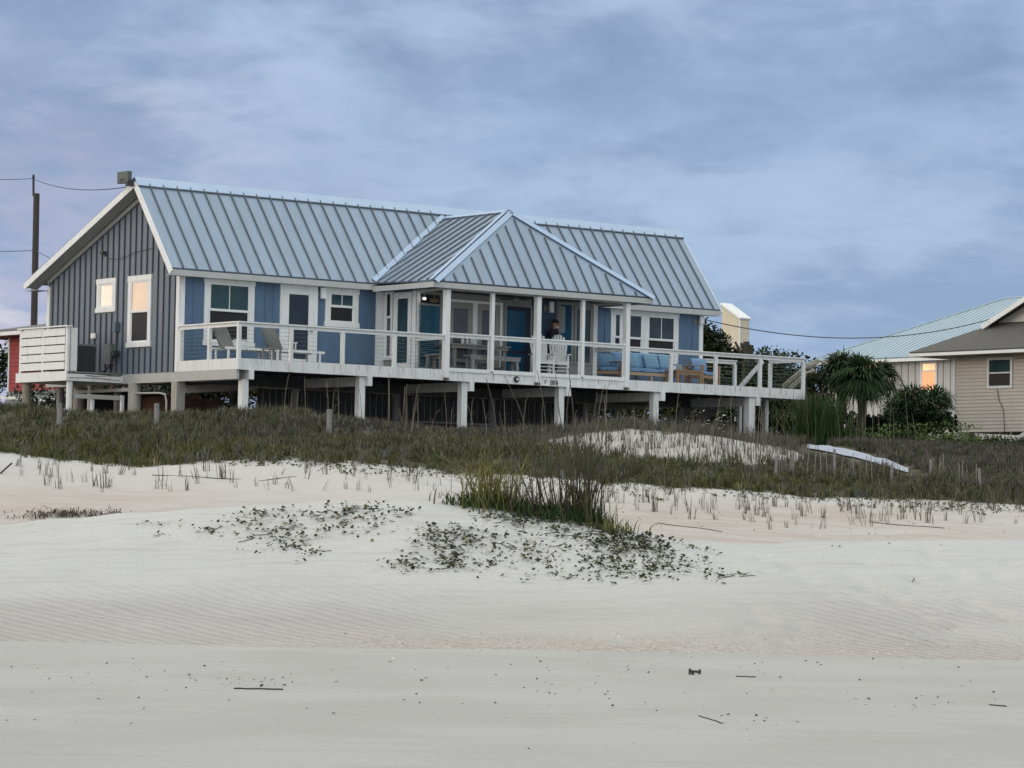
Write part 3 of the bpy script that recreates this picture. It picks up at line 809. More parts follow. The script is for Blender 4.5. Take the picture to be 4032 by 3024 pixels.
# pilings (u, v, radius or width, round)
def piling(u, v, wdt, round_, m, top=-.30, name='piling'):
    mb = MB()
    P_ = HW(u, v, 0); gz = GZ(P_.x, P_.y)-HO.z-.35
    if round_: mb.lathe([(wdt/2,gz-top),(wdt/2*.97,0)], (u,v,top), 14)
    else: mb.box(u-wdt/2,u+wdt/2,v-wdt/2,v+wdt/2,gz,top)
    return mb.build(name, m, house, smooth=False)
for i,u in enumerate(PU):
    piling(u if i else .28, -DK+.14, .19 if i<5 else .24, False, WHITE2, -.302 if i else -.54)
    piling(u, .35, .22, True, GREYW, -.56); piling(u, 3.4, .22, True, GREYW, -.56); piling(u, 6.5, .22, True, GREYW, -.56)
piling(.07,.1,.26,False,CONC,-.545); piling(.05,2.25,.36,True,CONC,-.545); piling(.05,5.2,.30,True,CONC,-.545)
piling(19.75,-1.4,.13,False,WHITE2,-.29); piling(RE-.05,-.15,.11,False,WHITE2,-.29)
# slatted battens on the enclosure
mb = MB()
for k in range(54): mb.box(3.3+k*.21,3.33+k*.21,.955,.984,-2.2,-.57)
mb.build('enclosure_slat', GREYW, house)
# dark enclosure below the floor
mb = MB(); mb.box(.6,3.2,5.9,5.98,-2.3,-.56); mb.build('under_house_wall', DARKW, house)  # dark wall added to close the sky gaps behind the left pilings
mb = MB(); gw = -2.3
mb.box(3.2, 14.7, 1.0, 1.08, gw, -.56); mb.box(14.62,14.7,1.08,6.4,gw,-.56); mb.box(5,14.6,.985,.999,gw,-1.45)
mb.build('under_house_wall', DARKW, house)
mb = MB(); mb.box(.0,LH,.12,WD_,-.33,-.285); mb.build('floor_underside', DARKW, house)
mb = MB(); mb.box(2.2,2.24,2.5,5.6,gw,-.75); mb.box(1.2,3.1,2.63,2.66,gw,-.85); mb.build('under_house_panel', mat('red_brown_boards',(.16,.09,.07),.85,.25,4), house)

# air conditioner platform and slatted screen on the gable side
mb = MB(); mb.box(-1.76,-.05,2.72,5.4,-.30,-.262); pf = mb.build('side_platform', GREYW, house)
mb = MB(); mb.box(-1.80,-1.761,2.70,5.42,-.52,-.27); mb.box(-1.76,-.05,2.70,2.74,-.52,-.33); mb.box(-1.76,-.05,5.38,5.42,-.52,-.31); mb.build('platform_beam', WHITE, pf)
mb = MB(); mb.tube([(-1.2,2.69,-.36),(-.9,2.685,-.37),(-.5,2.69,-.34),(-.12,2.69,-.35)],.008); mb.tube([(-1.7,2.69,-.44),(-1.0,2.685,-.42),(-.12,2.69,-.46)],.007); mb.build('cable_line', DARKM, pf)
sc = MB(); sc.box(-1.74,-1.66,2.78,2.88,-.26,.92); sc.box(-1.74,-1.66,4.05,4.13,-.26,.92); sc.box(-1.74,-1.66,5.26,5.36,-.26,.92)
sc.box(-1.80,-1.62,2.72,5.40,.92,.955); sc.box(-1.62,-1.42,2.80,2.83,-.25,.90)
scr = sc.build('slatted_screen', WHITE, house)
mb = MB()
for k in range(5):
    mb.box(-1.755,-1.741,2.89,5.25,-.21+k*.225,-.21+k*.225+.195)
mb.build('screen_slat', WHITE, scr)
mb = MB(); mb.box(-1.65,-1.64,2.9,5.25,-.24,.9); mb.build('screen_backing', DARKM, scr)
piling(-1.62,2.82,.17,True,WHITE2,-.52); piling(-1.62,5.1,.26,True,mat('stained_piling',(.24,.22,.18),.85,.3,4),-.52)
piling(-.9,2.85,.13,True,WHITE2,-.9); piling(-.05,2.72,.085,False,WHITE,-.85); piling(-.2,4.2,.07,False,TRIM,-.55)
mb = MB(); mb.box(-1.5,-.1,2.75,2.79,-.98,-.86); mb.box(-.1,-.02,2.2,5.2,-.75,-.66); mb.build('brace_board', SOFFIT, house)
mb = MB(); mb.tube([(.0,2.1,-.8),(.0,.9,-.82),(.0,.62,-.86),(.0,.55,-1.05),(.0,.56,-1.6)],.028); mb.build('drain_pipe', SOFFIT, house)
# gable fittings
mb = MB(TG(-.03)); mb.box(3.01,3.16,0,.12,.88,1.14); mb.build('meter_box', mat('grey_meter_box',(.10,.14,.18),.5,.1,4), house)
mb = MB(TG(-.03)); mb.tube([(3.08,.05,.88),(3.1,.05,.55),(3.12,.05,-.1)],.022); mb.build('conduit_pipe', GREYM, house)
mb = MB(TG(-.03)); mb.box(4.20,4.42,0,.05,.74,.88); mb.build('outlet_cover', WHITE, house)
mb = MB(TG(-.03)); mb.box(3.78,3.95,0,.10,3.03,3.10); mb.box(3.74,3.80,.0,.06,2.96,3.05); mb.build('cable_bracket', DARKM, house)
mb = MB(TG(-.03)); mb.tube([(3.7,.03,2.90),(3.0,.03,2.84),(2.2,.03,2.98),(1.3,.03,3.05)],.007); mb.build('service_cable', DARKM, house)
mb = MB(); mb.tube([(-.12,3.0,.35),(-.16,3.06,.22),(-.2,3.16,-.05),(-.25,3.4,-.20),(-.3,3.75,-.24)],[.035,.03,.022,.03,.03]); mb.box(-.22,-.05,2.92,3.10,.22,.36); mb.build('refrigerant_hose', DARKM, house)
# floodlight on the peak
fl = MB(); fl.beam((-OG-.05,VR+.05,RH-.12),(-OG-.12,VR+.25,RH-.08),.05,.05); fl.box(-OG-.2,-OG-.02,VR+.02,VR+.16,RH-.20,RH-.05)
flo = fl.build('floodlight', DARKM, house)
mb = MB(); mb.box(-OG-.22,-OG-.08,VR+.02,VR+.56,RH-.11,RH+.20); mb.build('lamp_housing', mat('dark_lamp_housing',(.085,.10,.095),.5,.1,5), flo, bevel=.015)
mb = MB(); mb.T = None
pts_ = [(-OG-.225, VR+.29+.15*math.cos(R(t)), RH-.07+.09*math.sin(R(t))) for t in range(0,181,20)]
mb.add(pts_+[(p[0]+.004,p[1],p[2]) for p in pts_], [tuple(range(10)), tuple(range(19,9,-1))]+[(i,(i+1)%10,10+(i+1)%10,10+i) for i in range(10)]); mb.build('lamp_recess', DARKM, flo)
# camera housing and house number on the fascia
mb = MB(); mb.tube([(9.02,-DK-.046,-.165),(9.02,-DK-.10,-.165)],.085,14); cm = mb.build('security_camera', DARKM, house)
mb = MB(); mb.tube([(9.03,-DK-.10,-.165),(9.03,-DK-.108,-.165)],.035,12); mb.build('camera_lens', TRIM, cm)
def lettering(txt, size, m, loc, name, ext=.002, rot=(math.pi/2,0,0)):
    cu = bpy.data.curves.new(name, 'FONT'); cu.body = txt; cu.size = size; cu.extrude = ext; cu.align_x = 'LEFT'
    o = bpy.data.objects.new(name, cu); COL.objects.link(o)
    dg = bpy.context.evaluated_depsgraph_get(); me = bpy.data.meshes.new_from_object(o.evaluated_get(dg))
    bpy.data.objects.remove(o); me.materials.clear(); me.materials.append(m)
    o = bpy.data.objects.new(name, me); COL.objects.link(o); o.parent = house; o.location = loc; o.rotation_euler = rot
    return o
lettering('F', .17, DARKM, (10.02,-DK-.051,-.255), 'stencilled_letter')
lettering('B84', .19, DARKM, (10.22,-DK-.052,-.265), 'house_number', .003)
# back stairs at the right end
mb = MB(); xs = 19.62
mb.beam((xs,-1.38,.86),(xs,.55,-.62),.05,.13,(0,1,.7)); st = mb.build('stair_rail', WHITE, house)
mb = MB()
for uu in (18.55,19.55): mb.beam((uu,-.0,-.25),(uu-.9,1.7,-1.55),.05,.28)
stn = mb.build('stair', GREYW, house)
mb = MB()
for k in range(6):
    t = k/6+.06; mb.box(18.5-.9*t,19.5-.9*t,0+1.7*t,.26+1.7*t,-.28-1.3*t,-.24-1.3*t)
mb.build('stair_tread', GREYW, stn)

# air conditioner behind the screen
ac = place_ac = empty('air_conditioner', HW(-1.10,3.35,-.262), A, 'dark air conditioner unit beside the slatted screen on the side platform', 'air conditioner')
mb = MB(); mb.box(-.38,.38,-.35,.35,.03,.70); mb.build('casing', DARKM, ac, bevel=.01)
mb = MB(); mb.box(-.40,.40,-.37,.37,.70,.75); mb.build('lid', GREYM, ac)
for x in (-.385,.36): 
    mb = MB(); mb.box(x,x+.03,-.378,-.345,.0,.70); mb.build('corner_post', GREYM, ac)
mb = MB(); mb.box(-.35,.35,-.362,-.352,.05,.09); mb.box(-.35,.35,-.362,-.352,.62,.66)
for k in range(9): mb.box(-.35,.35,-.358,-.352,.13+k*.052,.135+k*.052)
mb.box(-.02,.0,-.362,-.351,.05,.66); mb.build('grille', DARKM, ac)
mb = MB(TG(-.03)); mb.box(3.18,3.55,0,.16,.0,.55); mb.build('disconnect_box', GREYM, house)
# ------------------------------------------------------------------ furniture on the deck (things of their own)
def place(name, u, v, yaw, label, cat, group=None, w=0):
    return empty(name, HW(u,v,w), A+yaw, label, cat, group)
# loungers: head at -x, feet at +x
def lounger(u, v, yaw, label):
    t = place('chaise_lounge', u, v, yaw, label, 'lounger', 'chaise lounges on the left deck')
    LF = WHITE2
    for y in (-.30,.30):
        mb = MB(); mb.beam((-.25,y,.34),(1.35,y,.34),.04,.06); mb.build('side_rail', LF, t)
        for x in (-.15,1.2):
            mb = MB(); mb.beam((x,y,0),(x,y,.33),.045,.045,(1,0,0)); mb.build('leg', LF, t)
        mb = MB(); mb.beam((-.28,y,.92),(-.0,y,.36),.035,.035,(0,1,0)); mb.build('back_frame', GREYW, t)
        mb = MB(); mb.beam((.0,y*1.08,.56),(.45,y*1.08,.56),.05,.025); mb.beam((.4,y*1.08,.36),(.4,y*1.08,.55),.03,.03,(1,0,0)); mb.build('armrest', LF, t)
    mb = MB(); mb.slab([(-.27,-.28,.93),(-.27,.28,.93),(.02,.28,.385),(.02,-.28,.385)], .02)
    mb.build('backrest', SLING, t)
    mb = MB(); mb.slab([(.02,-.28,.385),(.02,.28,.385),(1.35,.28,.38),(1.35,-.28,.38)], .025); mb.build('seat', SLING, t)
    return t
lounger(.85, -1.0, 0, 'grey sling chaise lounge with raised back in front of the big left window')
lounger(2.28, -1.15, 0, 'grey sling chaise lounge with raised back in front of the glazed white door')
mb = MB(); mb.box(-.2,.2,-.2,.2,.34,.37)
for x,y in ((-.16,-.16),(.16,-.16),(.16,.16),(-.16,.16)): mb.box(x-.02,x+.02,y-.02,y+.02,0,.34)
stl = place('side_table', 1.65, -1.9, 0, 'small low side table between the two chaise lounges', 'table'); 
mb2 = MB(); mb2.box(-.2,.2,-.2,.2,.32,.35); mb2.build('table_top', GREYW, stl)
for x,y in ((-.16,-.16),(.16,-.16),(.16,.16),(-.16,.16)):
    mb2 = MB(); mb2.box(x-.02,x+.02,y-.02,y+.02,0,.319); mb2.build('leg', GREYW, stl)

# farmhouse table and benches
tb = place('picnic_table', 8.30, -1.85, 0, 'long weathered grey farmhouse table under the porch roof', 'table')
for k in range(5):
    y = -.36+k*.16
    mb = MB(); mb.box(-1.05,1.05,y,y+.152,.73,.765); mb.build('table_plank', GREYW, tb)
mb = MB(); mb.box(-.98,.98,-.33,-.30,.64,.729); mb.build('apron', GREYW, tb)
for x in (-.85,.85):
    for y in (-.26,.34):
        mb = MB(); mb.beam((x-.06*np.sign(x)*0,y,0),(x+.04,y*.9,.729),.09,.09,(1,0,0)); mb.build('leg', GREYW, tb)
    mb = MB(); mb.box(x-.05,x+.05,-.25,.33,.10,.18); mb.build('foot_rail', GREYW, tb)
mb = MB(); mb.box(-.80,.80,.0,.06,.28,.38); mb.build('stretcher', GREYW, tb)
def bench(u, v, ln, yaw, label):
    t = place('bench', u, v, yaw, label, 'bench', 'benches round the porch table')
    mb = MB(); mb.box(-ln/2,ln/2,-.16,.16,.41,.45); mb.build('seat', GREYW, t)
    mb = MB(); mb.box(-ln/2+.02,ln/2-.02,-.15,-.12,.33,.409); mb.build('apron', GREYW, t)
    for x in (-ln/2+.12, ln/2-.12):
        for y in (-.1,.1):
            mb = MB(); mb.beam((x+.03*np.sign(x),y*1.2,0),(x,y,.409),.08,.07,(1,0,0)); mb.build('leg', GREYW, t)
    return t
bench(8.48, -2.50, 1.75, 0, 'long grey wooden bench in front of the porch table')
bench(6.98, -2.0, .8, R(90), 'short grey bench at the left end of the porch table')
JAR = mat('white_ceramic', (.6,.6,.58), .4, .1, 5)
jd = ['left one of the three white jars on the porch table','middle one of the three white jars on the porch table','right one of the three white jars on the porch table']
for i in range(3):
    mb = MB(); mb.lathe([(.04,0),(.05,.03),(.05,.12),(.03,.15),(.03,.18)],(0,0,0),10)
    o = mb.build('jar', JAR, None, smooth=True); o.location = HW(8.02+.15*i,-1.75,.766); tag(o, jd[i], 'jar', 'white jars on the porch table')
mb = MB(); mb.box(-.14,.14,-.10,.10,0,.16); o = mb.build('napkin_box', JAR, None, bevel=.01); o.location = HW(8.25,-1.2,.0+.19); o.rotation_euler=(0,0,A)
bpy.data.objects.remove(o)

# rocking chairs with tall slatted backs
def rocker(u, v, yaw, label):
    t = place('rocking_chair', u, v, yaw, label, 'rocking chair', 'white rocking chairs on the porch'); t.scale = (.90,.90,.97)
    W_ = WHITE2
    for x in (-.28,.28):
        pts = [(x,-.42,.09),(x,-.2,.035),(x,.05,.02),(x,.3,.045),(x,.55,.12)]
        mb = MB(); mb.tube(pts,.018,6); mb.build('rocker', W_, t)
        mb = MB(); mb.beam((x,-.24,.04),(x,-.24,.62),.045,.045,(1,0,0)); mb.build('front_leg', W_, t)
        mb = MB(); mb.beam((x,.24,.04),(x,.20,.62),.045,.045,(1,0,0)); mb.build('rear_leg', W_, t)
        mb = MB(); mb.beam((x*1.08,-.34,.635),(x*1.08,.30,.615),.11,.025); mb.build('armrest', W_, t)
    mb = MB()
    for k in range(5): mb.box(-.27,.27,-.28+k*.1,-.28+k*.1+.085,.42-.012*k,.44-.012*k)
    mb.build('seat', W_, t)
    mb = MB(); mb.box(-.27,.27,-.30,-.275,.34,.41); mb.build('seat_apron', W_, t)
    for z in (.16,.26):
        mb = MB(); mb.tube([(-.27,-.24,z),(.27,-.24,z)],.014); mb.build('stretcher', W_, t)
    for k in range(7):
        x = -.24+k*.08; h = 1.24-.16*((k-3)/3)**2
        mb = MB(); mb.beam((x*.8,.17,.40),(x*1.12,.42,h),.068,.018,(0,1,.2)); mb.build('back_slat', W_, t)
    mb = MB(); mb.beam((-.25,.345,.93),(.25,.345,.93),.025,.06); mb.build('back_rail', W_, t)
rocker(10.38, -2.32, R(-18), 'white slatted rocking chair close to the thick middle column, partly hidden by it')
rocker(11.0, -2.28, R(-35), 'white slatted rocking chair with tall fanned back, right of the seated-height middle bay')
COL_T = [o for o in COL.objects if o.name.startswith('rocking_chair')]
COL_T[-1]['label'] = 'white slatted rocking chair in full view right of the thick middle column'

# deep seating with blue cushions
def cushion(x0,x1,y0,y1,z0,z1,m,t,name='cushion',rx=0,rz_=0,c=None):
    cx_,cy_,cz_ = (x0+x1)/2,(y0+y1)/2,(z0+z1)/2
    hx,hy,hz_ = (x1-x0)/2,(y1-y0)/2,(z1-z0)/2
    bm = bmesh.new(); bmesh.ops.create_cube(bm, size=2); bmesh.ops.subdivide_edges(bm, edges=bm.edges, cuts=4, use_grid_fill=True)
    for v in bm.verts:
        p = v.co; e = max(abs(p.x),abs(p.y),abs(p.z))
        q = Vector((p.x,p.y,p.z)); 
        k_ = 1-.10*(abs(p.x)**4*abs(p.z)**4); 
        v.co = Vector((q.x*hx*(1-.06*abs(p.y)**2), q.y*hy*(1-.35*abs(p.x)**4-.35*abs(p.z)**4 if hy<=min(hx,hz_) else 1), q.z*hz_*(1-.35*abs(p.x)**4-.25*abs(p.y)**4 if hz_<min(hx,hy) else 1)))
    me = bpy.data.meshes.new(name); bm.to_mesh(me); bm.free(); me.materials.append(m); me.polygons.foreach_set('use_smooth',[True]*len(me.polygons))
    o = bpy.data.objects.new(name, me); COL.objects.link(o); o.parent = t; o.location = (cx_,cy_,cz_); o.rotation_euler = (rx,rz_,0)
    return o
def seat_frame(t, wd, dp, nleg, m):
    for x in np.linspace(-wd/2+.04, wd/2-.04, nleg):
        for y in (-dp/2+.04, dp/2-.04):
            h = .30 if (nleg > 2 and abs(x) < wd/2-.1) else .58
            if y > 0: h = max(h,.30) if h < .5 else .62
            mb = MB(); mb.box(x-.035,x+.035,y-.035,y+.035,0,h); mb.build('leg', m, t)
    mb = MB(); mb.box(-wd/2+.08,wd/2-.08,-dp/2+.01,-dp/2+.05,.22,.31); mb.build('front_rail', m, t)
    for x in (-wd/2+.04,wd/2-.04):
        mb = MB(); mb.box(x-.045,x+.045,-dp/2,dp/2,.581,.61); mb.build('armrest', m, t)
        mb = MB(); mb.box(x-.02,x+.02,-dp/2+.08,dp/2-.08,.22,.30); mb.build('side_rail', m, t)
    mb = MB()
    for z in (.40,.50,.60,.70): mb.beam((-wd/2+.08,dp/2-.06,z),(wd/2-.08,dp/2-.06,z),.02,.06)
    mb.build('back_slat', m, t)
sf = place('sofa', 15.05, -1.22, 0, 'teak sofa with blue cushions below the right-hand windows', 'sofa')
seat_frame(sf, 2.3, .75, 3, TEAK2)
for k in range(3):
    x0 = -1.06+k*.71
    cushion(x0,x0+.70,-.36,.28,.31,.44,CUSH,sf,'seat_cushion')
    cushion(x0+.02,x0+.68,.10,.26,.42,.90,CUSH,sf,'back_cushion',rx=R(-12),rz_=R((-2,0,3)[k]))
for x,a_,l in ((-.42,8,'patterned square pillow leaning at the left of the sofa'),(.30,-6,'patterned square pillow standing in the middle of the sofa'),(.86,4,'patterned square pillow at the right end of the sofa')):
    c = cushion(-.25,.25,-.07,.07,-.23,.23,CUSH2,None,'throw_pillow')
    c.location = HW(15.05+x,-1.20,.66); c.rotation_euler = (R(-18),R(a_),A); tag(c, l, 'pillow', 'patterned pillows on the sofa')
def armchair(u,v,yaw,label):
    t = place('armchair', u, v, yaw, label, 'armchair', 'teak armchairs beside the sofa'); seat_frame(t,.80,.72,2,TEAK)
    cushion(-.31,.31,-.34,.26,.31,.43,CUSH,t,'seat_cushion'); cushion(-.30,.30,.06,.22,.42,.82,CUSH,t,'back_cushion',rx=R(-14))
armchair(17.05, -1.55, R(6), 'teak armchair with blue cushions at the right end of the seating group')
armchair(13.75, -1.05, R(-25), 'teak armchair with blue cushions half hidden behind the right porch column')
ct = place('coffee_table', 16.05, -1.85, 0, 'low teak coffee table in front of the blue sofa', 'table')
mb = MB(); mb.box(-.50,.50,-.28,.28,.38,.42); mb.build('table_top', TEAK, ct)
mb = MB(); mb.box(-.46,.46,-.25,-.22,.28,.379); mb.build('apron', TEAK, ct)
for x,y in ((-.44,-.23),(.44,-.23),(.44,.23),(-.44,.23)):
    mb = MB(); mb.box(x-.035,x+.035,y-.035,y+.035,0,.379); mb.build('leg', TEAK, ct)
mb = MB(); mb.lathe([(.04,0),(.045,.02),(.045,.14),(.02,.19),(.02,.23)],(0,0,0),10); o = mb.build('bottle', glass('clear_blue_bottle',(.2,.35,.5)), None, smooth=True); o.location = HW(15.85,-1.8,.42); tag(o,'pale blue bottle standing on the coffee table','bottle')
# lower bench below the deck
ub = place('low_bench', 9.2, .3, 0, 'dark low bench standing in the shade under the porch', 'bench', w=-1.75)
mb = MB(); mb.box(-1.3,1.3,-.2,.2,.40,.46); mb.build('seat', GREYW, ub)
for x in (-1.1,1.1):
    mb = MB(); mb.box(x-.05,x+.05,-.15,.15,-.3,.399); mb.build('leg', GREYW, ub)

# ------------------------------------------------------------------ the person
SKIN = mat('skin', (.36,.17,.12), .6, .08, 8)
SHIRT = mat('black_shirt', (.012,.012,.018), .9, .2, 10)
TROUS = mat('dark_trousers', (.03,.035,.05), .9, .2, 10)
def skin_mesh(name, nodes, edges, m, parent, sub=2, root=0):
    me = bpy.data.meshes.new(name); me.from_pydata([n[0] for n in nodes], edges, []); me.update()
    o = bpy.data.objects.new(name, me); COL.objects.link(o)
    sk = o.modifiers.new('skin','SKIN'); sk.use_smooth_shade = True
    lay = me.skin_vertices[0].data if me.skin_vertices else None
    if lay is None:
        bpy.context.view_layer.objects.active = o
        bpy.ops.mesh.customdata_skin_add(); lay = me.skin_vertices[0].data
    for i,n in enumerate(nodes):
        r = n[1]; lay[i].radius = (r,r) if np.isscalar(r) else r; lay[i].use_root = (i==root)
    sb = o.modifiers.new('sub','SUBSURF'); sb.levels = sub; sb.render_levels = sub
    dg = bpy.context.evaluated_depsgraph_get(); me2 = bpy.data.meshes.new_from_object(o.evaluated_get(dg))
    bpy.data.objects.remove(o); me2.name = name; me2.materials.clear(); me2.materials.append(m)
    me2.polygons.foreach_set('use_smooth',[True]*len(me2.polygons))
    o = bpy.data.objects.new(name, me2); COL.objects.link(o)
    if parent: o.parent = parent
    return o
# local frame: faces -y, standing; right arm bent towards the face holding a cup
n = [((0,0,.92),(.15,.11)),((0,0,1.10),(.135,.10)),((0,.01,1.28),(.17,.11)),((0,.02,1.38),(.12,.09)),((0,.01,1.45),.055),((0,-.005,1.52),.06),((0,-.01,1.60),(.085,.095)),((0,-.005,1.665),(.078,.09)),
     ((-.20,.02,1.37),.06),((-.26,.0,1.14),.045),((-.20,-.18,1.05),.036),((-.12,-.27,1.10),.028),
     ((.20,.02,1.37),.06),((.26,.0,1.14),.045),((.20,-.18,1.04),.036),((.12,-.27,1.09),.028),
     ((-.10,0,.86),.085),((-.11,-.01,.48),.058),((-.11,.02,.09),.04),((-.12,-.12,.04),.035),
     ((.10,0,.86),.085),((.11,-.02,.48),.058),((.11,.02,.09),.04),((.12,-.12,.04),.035)]
e = [(0,1),(1,2),(2,3),(3,4),(4,5),(5,6),(6,7),(3,8),(8,9),(9,10),(10,11),(3,12),(12,13),(13,14),(14,15),(0,16),(16,17),(17,18),(18,19),(0,20),(20,21),(21,22),(22,23)]
pr = place('person', 11.30, -1.72, R(30), 'person in a black cap and black shirt standing behind the white rocking chairs', 'person'); pr.scale = (.95,.95,.945)
body = skin_mesh('body', n, e, SKIN, pr)
def shrink_shell(name, src, m, zlo, zhi, off, cond=None):
    me = src.data.copy(); o = bpy.data.objects.new(name, me); COL.objects.link(o); o.parent = pr
    bm = bmesh.new(); bm.from_mesh(me)
    kill = [f for f in bm.faces if not (zlo < f.calc_center_median().z < zhi) or (cond and not cond(f.calc_center_median()))]
    bmesh.ops.delete(bm, geom=kill, context='FACES'); bm.normal_update()
    for v in bm.verts: v.co += v.normal*off
    bm.to_mesh(me); bm.free(); me.materials.clear(); me.materials.append(m); return o
shrink_shell('shirt', body, SHIRT, .86, 1.445, .016, lambda c: not (c.y < -.20))
shrink_shell('trousers', body, TROUS, .10, .90, .012)
shrink_shell('shoe', body, DARKM, -.05, .10, .012)
# hands: palm with five fingers each
def hand(side, wrist, dirv, upv, t):
    w_ = Vector(wrist); d = Vector(dirv).normalized(); u_ = Vector(upv).normalized(); s = d.cross(u_).normalized()
    nodes = [(tuple(w_),.022),(tuple(w_+d*.05),(.030,.016)),(tuple(w_+d*.085),(.034,.014))]; edges=[(0,1),(1,2)]
    hobj = skin_mesh('hand', nodes, edges, SKIN, t, 1)
    for k,(off,ln) in enumerate(((-.028,.055),(-.010,.065),(.009,.062),(.027,.05))):
        b_ = w_+d*.08+s*off; f_ = [b_, b_+d*ln*.45+u_*-.008, b_+d*ln*.7+u_*-.03, b_+d*ln*.6+u_*-.05]
        skin_mesh('finger', [(tuple(p),.0085-.0008*i) for i,p in enumerate(f_)], [(0,1),(1,2),(2,3)], SKIN, t, 1)
    b_ = w_+d*.03+s*-.026*side; f_ = [b_, b_+s*-.03*side+d*.02+u_*-.01, b_+s*-.03*side+d*.05+u_*-.035]
    skin_mesh('thumb', [(tuple(p),.010-.001*i) for i,p in enumerate(f_)], [(0,1),(1,2)], SKIN, t, 1)
hand(1, (.12,-.27,1.09), (-.6,-.6,.2), (0,.2,1), pr); hand(-1, (-.12,-.27,1.10), (.6,-.6,.2), (0,.2,1), pr)
# face
mb = MB(); mb.beam((0,-.095,1.615),(0,-.125,1.575),.024,.022); mb.build('nose', SKIN, pr, bevel=.006)
BEARD = mat('grey_beard', (.10,.09,.085), .95, .2, 30)
mb = MB(); mb.box(-.03,.03,-.105,-.092,1.535,1.545); mb.build('mouth', mat('lips',(.22,.07,.06),.5,.1,5), pr)
for x in (-.034,.034):
    mb = MB(); mb.lathe([(.002,-.010),(.012,-.004),(.012,.004),(.002,.010)],(x,-.085,1.618),8); mb.build('eye', DARKM, pr)
    mb = MB(); mb.lathe([(.004,-.03),(.014,-.015),(.016,.012),(.006,.028)],(x*2.55,.005,1.60),8); mb.build('ear', SKIN, pr)
mb = MB(); mb.lathe([(.098,0),(.104,.03),(.095,.075),(.06,.105),(.01,.115)],(0,.0,1.635),16); cp = mb.build('cap', SHIRT, pr, smooth=True)
mb = MB(); mb.add([(-.075,-.07,1.645),(.075,-.07,1.645),(.06,-.15,1.635),(.0,-.18,1.63),(-.06,-.15,1.635),(-.075,-.07,1.655),(.075,-.07,1.655),(.06,-.15,1.645),(.0,-.18,1.64),(-.06,-.15,1.645)],[(0,1,2,3,4),(9,8,7,6,5),(0,1,6,5),(1,2,7,6),(2,3,8,7),(3,4,9,8),(4,0,5,9)]); mb.build('cap_brim', SHIRT, cp)
mb = MB(); mb.lathe([(.012,-.045),(.034,-.03),(.042,0),(.036,.022),(.014,.026)],(0,-.075,1.525),10); mb.build('beard', JAR, pr, smooth=True)
# ------------------------------------------------------------------ neighbouring houses (frames parallel to the beach house)
TANW = mat('tan_clapboard', (.62,.585,.535), .7, .06, 2)
TANL = mat('clapboard_shadow_gap', (.34,.32,.29), .8, .1, 3)
SHING = mat('dark_shingles', (.10,.10,.092), .9, .35, 25, bump=.02, bscale=30)
def frame_at(name, px, py, d, label, cat='house'):
    P = PX(px, py, d); return empty(name, P, A, label, cat)
def gable_roof_tri(mb, a, b, c): mb.slab([a,b,c], .05)
th = frame_at('tan_house', 2060, 934, 105, 'tan clapboard house with dark shingle roof at the right edge')
mb = MB(); mb.box(0,6,-9,0,0,2.72); mb.mi = 1
z = .12
while z < 2.65:
    mb.box(-.012,-.001,-9,-.06,z,z+.014); z += .125
mb.build('wall', [TANW, TANL], th)
mb = MB(); mb.box(-.03,.02,-.06,.03,0,2.70); mb.build('corner_board', WHITE, th)
OV = 1.12; eh_ = 2.80; sl = .50
def zz_(t): return eh_+sl*t
mb = MB()
mb.slab([(-OV,OV,eh_),(-OV,-10,eh_),(1.9,-10,zz_(3.02)),(1.9,OV-3.02,zz_(3.02))], .05)
mb.slab([(-OV,OV,eh_),(7,OV,eh_),(4.0,OV-3.02,zz_(3.02)),(1.9,OV-3.02,zz_(3.02))], .05)
mb.build('roof', SHING, th)
mb = MB(); mb.box(-OV-.02,-OV+.02,-10,OV,eh_-.16,eh_-.052); mb.box(-OV+.02,7,OV-.02,OV+.02,eh_-.16,eh_-.052); mb.build('fascia', WHITE, th)
mb = MB(); mb.box(-OV+.02,-.04,-10,OV-.02,eh_-.14,eh_-.12); mb.box(-.04,7,.05,OV-.02,eh_-.14,eh_-.12); mb.build('soffit', mat('tan_soffit',(.30,.26,.22),.8,.1,3), th)
ug = .95; vg0 = -.85; wg = zz_(ug+OV)
mb = MB()
mb.add([(ug,vg0-.3,wg+.03),(ug,-7.5,wg+.03),(ug,-4.2,wg+1.35),(ug+.1,vg0-.3,wg+.03),(ug+.1,-7.5,wg+.03),(ug+.1,-4.2,wg+1.35)],[(0,1,2),(5,4,3),(0,1,4,3),(1,2,5,4),(2,0,3,5)])
mb.build('dormer_gable', mat('white_siding',(.52,.50,.47),.6,.05,3), th)
mb = MB()
mb.slab([(ug-.45,vg0,wg-.02),(ug-.45,-4.2,wg+1.52),(5,-4.2,wg+1.52),(5,vg0,wg-.02)],.05); mb.slab([(ug-.45,-4.2,wg+1.52),(ug-.45,-7.6,wg-.02),(5,-7.6,wg-.02),(5,-4.2,wg+1.52)],.05)
mb.build('dormer_roof', SHING, th)
mb = MB(); mb.beam((ug-.47,vg0+.02,wg-.14),(ug-.47,-4.2,wg+1.40),.04,.17,(0,1,1)); mb.build('rake_board', WHITE, th)
